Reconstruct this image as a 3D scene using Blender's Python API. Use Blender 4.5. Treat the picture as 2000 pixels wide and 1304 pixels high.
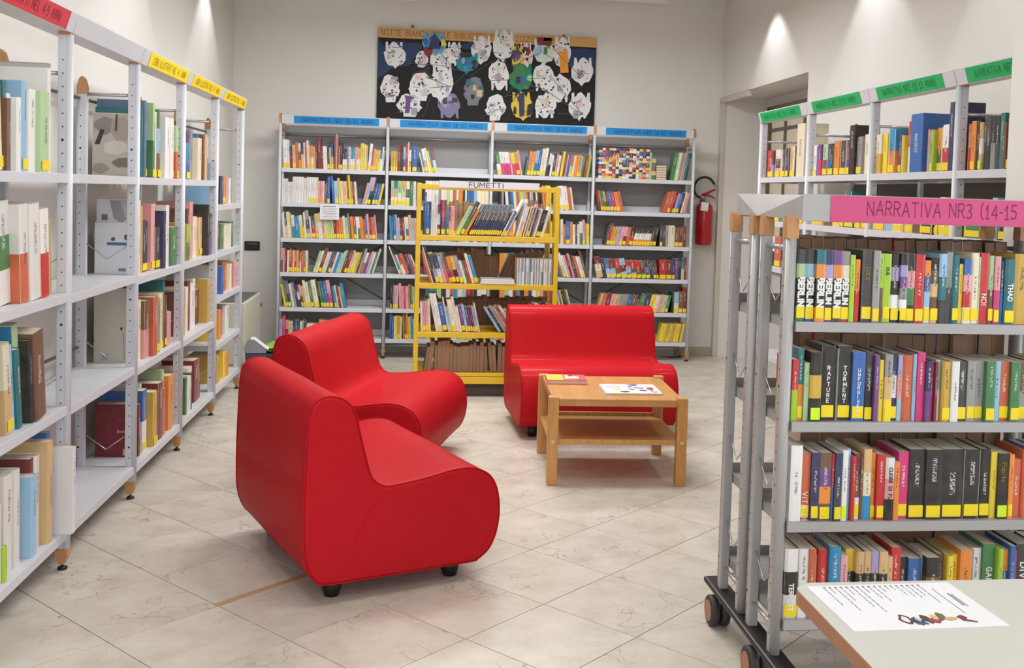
import bpy, bmesh, math, random, re
from mathutils import Vector, Matrix

random.seed(7)
for _o in list(bpy.data.objects):
    bpy.data.objects.remove(_o)
SC = bpy.context.scene
COL = SC.collection
PI = math.pi

# ------------------------------------------------------------------ camera
F_PX, CX, CY = 2033.89, 1061.0, 480.98
YAW, PITCH, ROLL = 0.1259, 0.0500, 0.0299
CAM = Vector((0, 0, 1.5))
_f = Vector((math.sin(YAW) * math.cos(PITCH), math.cos(YAW) * math.cos(PITCH), -math.sin(PITCH)))
_r = Vector((math.cos(YAW), -math.sin(YAW), 0))
_u = _r.cross(_f)
CR = math.cos(ROLL) * _r + math.sin(ROLL) * _u
CU = -math.sin(ROLL) * _r + math.cos(ROLL) * _u
CF = _f
cam_d = bpy.data.cameras.new('camera')
cam = bpy.data.objects.new('camera', cam_d)
COL.objects.link(cam)
cam.matrix_world = Matrix(((CR.x, CU.x, -CF.x, 0), (CR.y, CU.y, -CF.y, 0), (CR.z, CU.z, -CF.z, 1.5), (0, 0, 0, 1)))
cam_d.sensor_fit = 'HORIZONTAL'
cam_d.sensor_width = 36
cam_d.lens = 36 * F_PX / 2000
cam_d.shift_x = -(CX - 1000) / 2000
cam_d.shift_y = (CY - 652) / 2000
cam_d.clip_start = 0.05
SC.camera = cam


def ray(x, y):
    return CF + CR * ((x - CX) / F_PX) - CU * ((y - CY) / F_PX)


def onY(x, y, Y):
    d = ray(x, y)
    return CAM + d * (Y / d.y)


def u_at(px, P0, d):
    """Distance along the line P0 + u*d at which it is seen in picture column px."""
    k = (px - CX) / F_PX
    q = P0 - CAM
    return (k * q.dot(CF) - q.dot(CR)) / (d.dot(CR) - k * d.dot(CF))


# ------------------------------------------------------------------ world, exposure, lamps
W = bpy.data.worlds.new('world')
SC.world = W
W.use_nodes = True
W.node_tree.nodes['Background'].inputs[0].default_value = (0.9, 0.93, 1.0, 1)
W.node_tree.nodes['Background'].inputs[1].default_value = 0.25
SC.view_settings.view_transform = 'Standard'
SC.view_settings.look = 'None'
SC.view_settings.exposure = 0.0
SC.view_settings.gamma = 1.0
SC.view_settings.use_curve_mapping = False

YF = -3.0
ZC = 3.45                       # ceiling height


def area_light(name, loc, sx, sy, watts, color=(1, 0.95, 0.88), rot=(0, 0, 0), spread=PI):
    d = bpy.data.lights.new(name, 'AREA')
    d.shape = 'RECTANGLE'
    d.size, d.size_y, d.energy, d.color = sx, sy, watts, color
    d.spread = spread
    o = bpy.data.objects.new(name, d)
    COL.objects.link(o)
    o.location = loc
    o.rotation_euler = rot
    return o


def spot_light(name, loc, target, watts, angle, blend=0.5, color=(1, 0.93, 0.84), rad=0.05):
    d = bpy.data.lights.new(name, 'SPOT')
    d.energy, d.spot_size, d.spot_blend, d.color, d.shadow_soft_size = watts, math.radians(angle), blend, color, rad
    o = bpy.data.objects.new(name, d)
    COL.objects.link(o)
    o.location = loc
    v = Vector(target) - Vector(loc)
    o.rotation_euler = v.to_track_quat('-Z', 'Y').to_euler()
    return o


WARM = (0.95, 0.98, 1.0)
ZL = 3.02                       # underside of the hung ceiling lamps
LAMPS = [(0.4, 1.0, 3), (0.3, 3.4, 6), (0.4, 5.6, 38), (0.6, 7.6, 56)]
for lx, ly, lw in LAMPS:
    area_light('ceiling_lamp_light', (lx, ly, ZL - 0.016), 1.5, 0.5, lw, WARM)
# added fill lights, out of view behind and beside the photographer
area_light('window_light_rear', (0.6, YF + .12, 1.75), 3.6, 1.9, 70, (0.92, 0.965, 1.0), (PI / 2, 0, 0))
area_light('window_light_side', (4.9, 0.9, 1.75), 3.4, 1.9, 76, (0.92, 0.965, 1.0), (PI / 2, 0, PI / 2))
SPOTS = [((-1.37, 4.0), -1), ((-1.37, 6.1), -1), ((-1.37, 8.35), -1),
         ((2.64, 8.2), 1), ((2.64, 6.35), 1), ((2.64, 4.7), 1)]
ZS = 3.27
for (sx, sy), sg in SPOTS:
    spot_light('wall_spot_light', (sx, sy, ZS), (sx + sg * 0.05, sy, 0.6), 27, 86, 0.3, (0.96, 0.98, 1.0))


# ------------------------------------------------------------------ colour and materials
def lin(c):
    out = []
    for v in c:
        v = v / 255.0
        out.append(v / 12.92 if v <= 0.04045 else ((v + 0.055) / 1.055) ** 2.4)
    return tuple(out)


PAL = dict(w=(232, 230, 228), W=(236, 226, 198), g=(150, 150, 148), G=(62, 125, 72), l=(176, 208, 158), k=(24, 23, 25),
           n=(38, 46, 92), b=(40, 98, 172), c=(30, 140, 192), s=(150, 195, 228), r=(196, 34, 38), R=(122, 34, 40),
           o=(232, 140, 48), O=(204, 98, 62), p=(228, 160, 164), P=(206, 48, 116), y=(236, 208, 52), Y=(204, 166, 64),
           t=(218, 180, 128), T=(112, 78, 58), u=(112, 64, 134), v=(168, 156, 204), e=(26, 112, 122), L=(166, 204, 44),
           d=(62, 62, 66), i=(232, 150, 30), z=(86, 120, 150))
PAL = {k: lin(v) for k, v in PAL.items()}
CNAME = dict(w='white', W='cream', g='grey', G='green', l='pale-green', k='black', n='navy', b='blue', c='bright-blue', s='sky-blue',
             r='red', R='maroon', o='orange', O='terracotta', p='pink', P='magenta', y='yellow', Y='ochre', t='tan', T='brown',
             u='purple', v='lavender', e='teal', L='lime', d='charcoal', i='amber', z='slate-blue')


def col_of(P):
    q = P - CAM
    return CX + F_PX * q.dot(CR) / q.dot(CF)


class NT:
    def __init__(s, name):
        s.m = bpy.data.materials.new(name)
        s.m.use_nodes = True
        s.t = s.m.node_tree
        s.b = s.t.nodes['Principled BSDF']

    def n(s, typ, **kw):
        nd = s.t.nodes.new(typ)
        for k, v in kw.items():
            setattr(nd, k, v)
        return nd

    def l(s, a, b):
        s.t.links.new(a, b)

    def coords(s, which='Object'):
        return s.n('ShaderNodeTexCoord').outputs[which]

    def noise(s, vec, scale, detail=3, rough=0.5):
        nd = s.n('ShaderNodeTexNoise')
        nd.inputs['Scale'].default_value = scale
        nd.inputs['Detail'].default_value = detail
        nd.inputs['Roughness'].default_value = rough
        if vec is not None:
            s.l(vec, nd.inputs['Vector'])
        return nd

    def ramp(s, fac, stops):
        nd = s.n('ShaderNodeValToRGB')
        el = nd.color_ramp.elements
        while len(el) < len(stops):
            el.new(0.5)
        for e, (p, c) in zip(el, stops):
            e.position = p
            e.color = (*c, 1)
        s.l(fac, nd.inputs[0])
        return nd

    def mix(s, fac, a, b, blend='MIX'):
        nd = s.n('ShaderNodeMix', data_type='RGBA', blend_type=blend)
        for idx, v in ((0, fac), (6, a), (7, b)):
            if isinstance(v, (int, float)):
                nd.inputs[idx].default_value = v
            elif isinstance(v, tuple):
                nd.inputs[idx].default_value = (*v, 1)
            else:
                s.l(v, nd.inputs[idx])
        return nd.outputs[2]

    def math(s, op, a, b=0.0, c=None):
        nd = s.n('ShaderNodeMath', operation=op)
        for i, v in enumerate((a, b, c)):
            if v is None:
                continue
            if isinstance(v, (int, float)):
                nd.inputs[i].default_value = v
            else:
                s.l(v, nd.inputs[i])
        return nd.outputs[0]

    def bump(s, h, strength, dist=0.01):
        nd = s.n('ShaderNodeBump')
        nd.inputs['Strength'].default_value = strength
        nd.inputs['Distance'].default_value = dist
        s.l(h, nd.inputs['Height'])
        s.l(nd.outputs[0], s.b.inputs['Normal'])


def mat(name, rgb, rough=0.5, metal=0.0, var=0.06, scale=20, bump=0.0, spec=0.5, coat=0.0):
    t = NT(name)
    c = lin(rgb)
    nz = t.noise(t.coords(), scale)
    col = t.mix(nz.outputs[0], tuple(v * (1 - var) for v in c), tuple(min(1, v * (1 + var)) for v in c))
    t.l(col, t.b.inputs['Base Color'])
    t.b.inputs['Roughness'].default_value = rough
    t.b.inputs['Metallic'].default_value = metal
    t.b.inputs['Specular IOR Level'].default_value = spec
    t.b.inputs['Coat Weight'].default_value = coat
    if bump:
        n2 = t.noise(t.coords(), scale * 4)
        t.bump(n2.outputs[0], bump, 0.004)
    return t.m


M = {}
M['wall'] = mat('wall_paint', (226, 224, 220), 0.85, var=0.02, scale=3, bump=0.05, spec=0.2)
M['ceiling'] = mat('ceiling_paint', (225, 222, 215), 0.9, var=0.02, spec=0.2)
M['trim'] = mat('trim_paint', (205, 198, 186), 0.55, var=0.03)
M['steel'] = mat('shelf_steel', (208, 210, 217), 0.38, metal=0.0, var=0.04, scale=6, spec=0.5)
M['trolley'] = mat('trolley_steel', (172, 170, 170), 0.4, metal=0.1, var=0.05, scale=8)
M['tube'] = mat('brushed_tube', (188, 189, 193), 0.3, metal=0.75, var=0.05, scale=12)
M['backpanel'] = mat('grey_back_panel', (150, 149, 150), 0.6, var=0.04, scale=3)
M['bracing'] = mat('dark_bracing', (92, 88, 88), 0.4, metal=0.3)
M['hole'] = mat('hole_dark', (30, 30, 34), 0.8)
M['black'] = mat('black_plastic', (20, 19, 20), 0.45, var=0.15)
M['rubber'] = mat('rubber_tyre', (52, 50, 50), 0.6)
M['yellow'] = mat('yellow_enamel', (228, 190, 40), 0.35, var=0.05, scale=8)
M['yellowdark'] = mat('dark_plinth', (70, 60, 50), 0.7)
M['white'] = mat('white_paper', (228, 228, 234), 0.7, var=0.02)
M['blue_sign'] = mat('blue_card', (26, 138, 208), 0.6, var=0.04)
M['pink_sign'] = mat('pink_card', (202, 76, 126), 0.6, var=0.03)
M['yellow_sign'] = mat('yellow_card', (246, 218, 20), 0.6, var=0.04)
M['red_sign'] = mat('red_card', (206, 48, 66), 0.6, var=0.04)
M['green_sign'] = mat('green_card', (28, 172, 96), 0.6, var=0.06, scale=12)
M['ink_blue'] = mat('ink_blue', (20, 50, 120), 0.6)
M['ink_wine'] = mat('ink_wine', (120, 20, 70), 0.6)
M['ink_dark'] = mat('ink_dark', (40, 38, 44), 0.6)
M['ink_gold'] = mat('ink_ochre', (150, 120, 10), 0.6)
M['ink_red'] = mat('ink_dark_red', (130, 20, 34), 0.6)
M['ink_green'] = mat('ink_dark_green', (10, 110, 62), 0.6)
M['ink_brown'] = mat('ink_brown', (140, 84, 40), 0.6)
M['ink_white'] = mat('ink_white', (236, 234, 230), 0.6)
M['kraft'] = mat('kraft_paper', (206, 162, 102), 0.7, var=0.05, scale=8)
M['boardblack'] = mat('black_card', (20, 18, 21), 0.75, var=0.2)
M['navy_paper'] = mat('navy_paper', (30, 52, 92), 0.65, var=0.1)
M['pages'] = mat('book_pages', (214, 202, 180), 0.85, var=0.08, scale=60)
M['oldpages'] = mat('browned_pages', (150, 118, 94), 0.9, var=0.12, scale=40)  # cream page paper with the shelf's shade painted into its colour
M['label'] = mat('yellow_label', (240, 214, 30), 0.5, var=0.06, scale=40)
M['label_lime'] = mat('lime_label', (206, 240, 40), 0.5, var=0.04)
M['table_white'] = mat('white_laminate', (202, 202, 196), 0.4, var=0.015, scale=5)
M['table_edge'] = mat('beech_edge_band', (172, 120, 88), 0.5, var=0.06)
M['ext_red'] = mat('extinguisher_red', (176, 16, 28), 0.3, var=0.04, coat=0.3)
M['ext_grey'] = mat('valve_metal', (170, 160, 148), 0.35, metal=0.6)
M['bin'] = mat('bin_plastic', (58, 72, 92), 0.55, var=0.1)
M['bin_grey'] = mat('grey_lid', (140, 142, 146), 0.5)
M['lime_bag'] = mat('lime_bag', (140, 190, 70), 0.6, var=0.2, scale=12)
M['radiator'] = mat('convector_white', (206, 202, 190), 0.5, var=0.03)
M['grille'] = mat('grille_grey', (96, 96, 92), 0.6)
M['lamp_body'] = mat('lamp_white', (226, 226, 224), 0.5)
M['pane'] = None
M['tape'] = mat('tan_tape', (190, 152, 108), 0.55, var=0.08)
M['stone'] = mat('skirting_stone', (176, 166, 150), 0.5, var=0.1, scale=6)
M['yarn'] = mat('grey_yarn', (120, 112, 112), 0.9)


def emit_mat(name, rgb, k):
    t = NT(name)
    c = lin(rgb)
    nz = t.noise(t.coords(), 6)
    col = t.mix(nz.outputs[0], tuple(v * 0.95 for v in c), c)
    t.l(col, t.b.inputs['Emission Color'])
    t.l(col, t.b.inputs['Base Color'])
    t.b.inputs['Emission Strength'].default_value = k
    return t.m


M['lamp_glow'] = emit_mat('lamp_diffuser', (255, 247, 235), 6)
M['fill_pane'] = emit_mat('daylight_pane', (225, 235, 250), 1.2)  # glow of the added panels behind the fill lights
M['pane'] = mat('frosted_pane', (236, 228, 206), 0.35, var=0.04, scale=4)
M['muntin'] = mat('window_bar', (112, 100, 80), 0.5)


def wood_mat(name, a, b, scale=1.0, rough=0.4, axis='X', knots=True, planks=0.0):
    t = NT(name)
    co = t.coords()
    mp = t.n('ShaderNodeMapping')
    t.l(co, mp.inputs[0])
    s = {'X': (1.5, 14, 14), 'Z': (14, 14, 1.5), 'Y': (14, 1.5, 14)}[axis]
    mp.inputs['Scale'].default_value = tuple(v * scale for v in s)
    oi = t.n('ShaderNodeObjectInfo')
    cmb = t.n('ShaderNodeCombineXYZ')
    for k in range(3):
        t.l(t.math('MULTIPLY', oi.outputs['Random'], 17.0 + k), cmb.inputs[k])
    t.l(cmb.outputs[0], mp.inputs['Location'])
    nz = t.noise(mp.outputs[0], 3, 4, 0.6)
    base = t.ramp(nz.outputs[0], [(0.3, lin(a)), (0.7, lin(b))]).outputs[0]
    if planks:
        mp2 = t.n('ShaderNodeMapping')
        t.l(co, mp2.inputs[0])
        mp2.inputs['Scale'].default_value = (1 / planks, 1 / 0.42, 1.0)
        vor = t.n('ShaderNodeTexWhiteNoise', noise_dimensions='2D')
        fl = t.n('ShaderNodeVectorMath', operation='FLOOR')
        t.l(mp2.outputs[0], fl.inputs[0])
        t.l(fl.outputs[0], vor.inputs['Vector'])
        base = t.mix(t.math('MULTIPLY', vor.outputs['Value'], 0.35), base, lin((166, 116, 70)))
    if knots:
        vk = t.n('ShaderNodeTexVoronoi')
        vk.inputs['Scale'].default_value = 5.0
        t.l(co, vk.inputs['Vector'])
        kf = t.ramp(vk.outputs['Distance'], [(0.04, (1, 1, 1)), (0.085, (0, 0, 0))]).outputs[0]
        base = t.mix(t.math('MULTIPLY', kf, 0.75), base, lin((110, 62, 34)))
    t.l(base, t.b.inputs['Base Color'])
    t.b.inputs['Roughness'].default_value = rough
    t.bump(nz.outputs[0], 0.08, 0.002)
    return t.m


M['pine_x'] = wood_mat('pine_top', (210, 156, 92), (192, 134, 72), axis='Y', planks=0.07)
M['pine_z'] = wood_mat('pine_leg', (212, 158, 92), (192, 136, 72), axis='Z', knots=False)
M['pine_edge'] = wood_mat('pine_edge', (204, 152, 92), (184, 130, 74), axis='X', planks=0.07)
M['capwood'] = wood_mat('beech_cap', (202, 152, 104), (180, 126, 80), axis='Z', knots=False)


def leather():
    t = NT('red_leatherette')
    co = t.coords()
    nz = t.noise(co, 2.2, 2)
    base = t.mix(nz.outputs[0], lin((180, 25, 34)), lin((191, 29, 38)))
    t.l(base, t.b.inputs['Base Color'])
    fine = t.noise(co, 420, 2)
    t.b.inputs['Roughness'].default_value = 0.55
    t.b.inputs['Specular IOR Level'].default_value = 0.05
    t.b.inputs['Coat Weight'].default_value = 0.08
    t.b.inputs['Coat Roughness'].default_value = 0.16
    soft = t.noise(co, 6, 2)
    h = t.math('ADD', t.math('MULTIPLY', fine.outputs[0], 0.12), t.math('MULTIPLY', soft.outputs[0], 1.2))
    t.bump(h, 0.22, 0.004)
    return t.m


M['leather'] = leather()
M['seam'] = mat('seam_thread', (150, 18, 28), 0.5)


def tile_mat():
    t = NT('marble_tile')
    co = t.coords()
    oi = t.n('ShaderNodeObjectInfo')
    add = t.n('ShaderNodeVectorMath', operation='ADD')
    cmb = t.n('ShaderNodeCombineXYZ')
    t.l(t.math('MULTIPLY', oi.outputs['Random'], 37.0), cmb.inputs[0])
    t.l(t.math('MULTIPLY', oi.outputs['Random'], 61.0), cmb.inputs[1])
    t.l(co, add.inputs[0])
    t.l(cmb.outputs[0], add.inputs[1])
    v = add.outputs[0]
    n1 = t.noise(v, 5, 5, 0.65)
    base = t.ramp(n1.outputs[0], [(0.3, lin((190, 181, 169))), (0.5, lin((206, 199, 188))), (0.72, lin((218, 212, 203)))]).outputs[0]
    # warped thin veins
    warp = t.noise(v, 4, 3)
    wadd = t.mix(0.35, v, warp.outputs['Color'], 'LINEAR_LIGHT')
    vor = t.n('ShaderNodeTexVoronoi', feature='DISTANCE_TO_EDGE')
    vor.inputs['Scale'].default_value = 4.2
    t.l(wadd, vor.inputs['Vector'])
    vein = t.ramp(vor.outputs['Distance'], [(0.0, (1, 1, 1)), (0.018, (0, 0, 0))]).outputs[0]
    msk = t.ramp(t.noise(v, 3.1, 2).outputs[0], [(0.5, (0, 0, 0)), (0.66, (1, 1, 1))]).outputs[0]
    fac = t.math('MULTIPLY', t.math('MULTIPLY', vein, msk), 0.8)
    base = t.mix(fac, base, lin((132, 116, 104)))
    fl = t.ramp(t.noise(v, 26, 3, 0.7).outputs[0], [(0.66, (0, 0, 0)), (0.74, (1, 1, 1))]).outputs[0]
    base = t.mix(t.math('MULTIPLY', fl, 0.45), base, lin((238, 231, 220)))
    tint = t.mix(t.math('MULTIPLY', oi.outputs['Random'], 0.16), base, lin((190, 180, 165)))
    t.l(tint, t.b.inputs['Base Color'])
    t.b.inputs['Roughness'].default_value = 0.27
    t.b.inputs['Specular IOR Level'].default_value = 0.42
    return t.m


M['tile'] = tile_mat()
M['grout'] = mat('grout', (84, 72, 60), 0.9)


def book_mat(name, far=False):
    t = NT(name)
    at = t.n('ShaderNodeAttribute', attribute_name='Col')
    uv = t.n('ShaderNodeUVMap', uv_map='UVMap')
    sp = t.n('ShaderNodeSeparateXYZ')
    t.l(uv.outputs[0], sp.inputs[0])
    u, v = sp.outputs[0], sp.outputs[1]
    oi = t.n('ShaderNodeObjectInfo')
    rnd = oi.outputs['Random']
    tc = t.n('ShaderNodeTexCoord')
    so, sg = t.n('ShaderNodeSeparateXYZ'), t.n('ShaderNodeSeparateXYZ')
    t.l(tc.outputs['Object'], so.inputs[0])
    t.l(tc.outputs['Generated'], sg.inputs[0])
    v = sg.outputs[2]
    cmb = t.n('ShaderNodeCombineXYZ')
    t.l(t.math('MULTIPLY', so.outputs[0], 150.0), cmb.inputs[0])
    t.l(t.math('MULTIPLY', so.outputs[2], 240.0), cmb.inputs[1])
    t.l(t.math('MULTIPLY', rnd, 91.0), cmb.inputs[2])
    nz = t.noise(cmb.outputs[0], 1.0, 1)
    on = t.math('GREATER_THAN', nz.outputs[0], 0.5)
    inu = t.math('LESS_THAN', t.math('ABSOLUTE', t.math('SUBTRACT', u, 0.5)), 0.13)
    top = t.math('LESS_THAN', v, t.math('ADD', 0.66, t.math('MULTIPLY', rnd, 0.26)))
    bot = t.math('GREATER_THAN', v, t.math('ADD', 0.34, t.math('MULTIPLY', rnd, 0.24)))
    msk = t.math('MULTIPLY', t.math('MULTIPLY', t.math('MULTIPLY', on, inu), t.math('MULTIPLY', top, bot)), at.outputs['Alpha'])
    bw = t.n('ShaderNodeRGBToBW')
    t.l(at.outputs['Color'], bw.inputs[0])
    dark = t.math('LESS_THAN', bw.outputs[0], 0.22)
    ink = t.mix(dark, (0.03, 0.03, 0.04), (0.7, 0.68, 0.62))
    art = t.noise(t.coords(), 22, 2)
    shade = t.mix(t.math('MULTIPLY', art.outputs[0], 0.3), at.outputs['Color'], t.mix(0.5, at.outputs['Color'], (0.5, 0.45, 0.4)))
    col = t.mix(t.math('MULTIPLY', msk, 0.7), shade, ink)
    t.l(col, t.b.inputs['Base Color'])
    t.b.inputs['Roughness'].default_value = 0.38
    t.b.inputs['Specular IOR Level'].default_value = 0.4
    return t.m


M['book'] = book_mat('book_cover')


def attr_mat():
    t = NT('drawn_colours')
    at = t.n('ShaderNodeAttribute', attribute_name='Col')
    nz = t.noise(t.coords(), 30)
    col = t.mix(t.math('MULTIPLY', nz.outputs[0], 0.12), at.outputs['Color'], (0.3, 0.28, 0.3))
    t.l(col, t.b.inputs['Base Color'])
    t.b.inputs['Roughness'].default_value = 0.7
    return t.m


M['drawn'] = attr_mat()


# ------------------------------------------------------------------ mesh builders
class MB:
    """Collects shapes into one mesh."""

    def __init__(s):
        s.v, s.f, s.c, s.sm, s.uv = [], [], [], [], []

    def face(s, pts, col=None, smooth=False):
        i = len(s.v)
        s.v += [tuple(p) for p in pts]
        s.f.append(tuple(range(i, i + len(pts))))
        s.c.append(col)
        s.sm.append(smooth)
        return s

    def box(s, a, b, col=None):
        (x0, y0, z0), (x1, y1, z1) = a, b
        i = len(s.v)
        s.v += [(x0, y0, z0), (x1, y0, z0), (x1, y1, z0), (x0, y1, z0), (x0, y0, z1), (x1, y0, z1), (x1, y1, z1), (x0, y1, z1)]
        for q in ((0, 3, 2, 1), (4, 5, 6, 7), (0, 1, 5, 4), (1, 2, 6, 5), (2, 3, 7, 6), (3, 0, 4, 7)):
            s.f.append(tuple(i + k for k in q))
            s.c.append(col)
            s.sm.append(False)
        return s

    def cbox(s, a, b, r=0.003, col=None):
        """box with chamfered edges"""
        bm = bmesh.new()
        bmesh.ops.create_cube(bm, size=1)
        for v in bm.verts:
            v.co = Vector(((a[k] + b[k]) / 2 + v.co[k] * (b[k] - a[k])) for k in range(3))
        bmesh.ops.bevel(bm, geom=bm.edges[:], offset=r, segments=2, affect='EDGES', profile=0.5)
        s.add_bm(bm, col)
        return s

    def add_bm(s, bm, col=None, smooth=False):
        i = len(s.v)
        bm.verts.index_update()
        s.v += [tuple(v.co) for v in bm.verts]
        for f in bm.faces:
            s.f.append(tuple(i + v.index for v in f.verts))
            s.c.append(col)
            s.sm.append(smooth)
        bm.free()

    def tube(s, pts, r, n=10, col=None, caps=True, closed=False):
        pts = [Vector(p) for p in pts]
        rr = r if isinstance(r, (list, tuple)) else [r] * len(pts)
        rings = []
        up = None
        m = len(pts)
        for k, p in enumerate(pts):
            if closed:
                d = pts[(k + 1) % m] - pts[k - 1]
            else:
                d = pts[min(k + 1, m - 1)] - pts[max(k - 1, 0)]
            d.normalize()
            if up is None:
                up = Vector((0, 0, 1)) if abs(d.z) < 0.9 else Vector((1, 0, 0))
            a = d.cross(up)
            a.normalize()
            b = a.cross(d)
            up = b
            i = len(s.v)
            s.v += [tuple(p + a * rr[k] * math.cos(2 * PI * j / n) + b * rr[k] * math.sin(2 * PI * j / n)) for j in range(n)]
            rings.append(i)
        for k in range(m if closed else m - 1):
            i, j = rings[k], rings[(k + 1) % m]
            for q in range(n):
                s.f.append((i + q, i + (q + 1) % n, j + (q + 1) % n, j + q))
                s.c.append(col)
                s.sm.append(True)
        if caps and not closed:
            s.f.append(tuple(rings[0] + q for q in range(n))[::-1])
            s.f.append(tuple(rings[-1] + q for q in range(n)))
            s.c += [col, col]
            s.sm += [False, False]
        return s

    def lathe(s, prof, o=(0, 0, 0), n=20, col=None):
        rings = []
        for r, z in prof:
            rings.append(len(s.v))
            s.v += [(o[0] + r * math.cos(2 * PI * j / n), o[1] + r * math.sin(2 * PI * j / n), o[2] + z) for j in range(n)]
        for k in range(len(prof) - 1):
            i, j = rings[k], rings[k + 1]
            for q in range(n):
                s.f.append((i + q, i + (q + 1) % n, j + (q + 1) % n, j + q))
                s.c.append(col)
                s.sm.append(True)
        s.f.append(tuple(rings[0] + q for q in range(n))[::-1])
        s.f.append(tuple(rings[-1] + q for q in range(n)))
        s.c += [col, col]
        s.sm += [False, False]
        return s

    def prism(s, poly, z0, z1, ax=(0, 1, 2), col=None):
        """polygon in axes ax[0], ax[1], extruded along ax[2]"""
        def P(a, b, c):
            q = [0, 0, 0]
            q[ax[0]], q[ax[1]], q[ax[2]] = a, b, c
            return tuple(q)
        i = len(s.v)
        n = len(poly)
        s.v += [P(a, b, z0) for a, b in poly] + [P(a, b, z1) for a, b in poly]
        s.f.append(tuple(range(i, i + n))[::-1])
        s.f.append(tuple(range(i + n, i + 2 * n)))
        s.c += [col, col]
        s.sm += [False, False]
        for k in range(n):
            s.f.append((i + k, i + (k + 1) % n, i + n + (k + 1) % n, i + n + k))
            s.c.append(col)
            s.sm.append(False)
        return s

    def mesh(s, name, m=None):
        me = bpy.data.meshes.new(name)
        me.from_pydata(s.v, [], s.f)
        if any(c is not None for c in s.c):
            at = me.color_attributes.new('Col', 'FLOAT_COLOR', 'CORNER')
            buf = []
            for p, c in zip(me.polygons, s.c):
                c = c or (0.5, 0.5, 0.5, 0)
                if len(c) == 3:
                    c = (*c, 0)
                buf += list(c) * p.loop_total
            at.data.foreach_set('color', buf)
        if any(s.sm):
            me.polygons.foreach_set('use_smooth', s.sm)
        if m is not None:
            me.materials.append(m)
        bm = bmesh.new()
        bm.from_mesh(me)
        bmesh.ops.recalc_face_normals(bm, faces=bm.faces[:])
        bm.to_mesh(me)
        bm.free()
        return me

    def build(s, name, m, parent=None, **kw):
        return link(name, s.mesh(name, m), parent, **kw)


def link(name, data, parent=None, label=None, cat=None, group=None, kind=None, loc=None, rz=None):
    o = bpy.data.objects.new(name, data)
    COL.objects.link(o)
    if parent is not None:
        o.parent = parent
    if label:
        o['label'] = label
    if cat:
        o['category'] = cat
    if group:
        o['group'] = group
    if kind:
        o['kind'] = kind
    if loc is not None:
        o.location = loc
    if rz is not None:
        o.rotation_euler = (0, 0, rz)
    return o


def thing(name, label, cat, loc=(0, 0, 0), rz=0.0, group=None):
    return link(name, None, None, label, cat, group, None, loc, rz)


def struct(name, mb, m, parent=None):
    return mb.build(name, m, parent, kind='structure' if parent is None else None)


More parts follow.
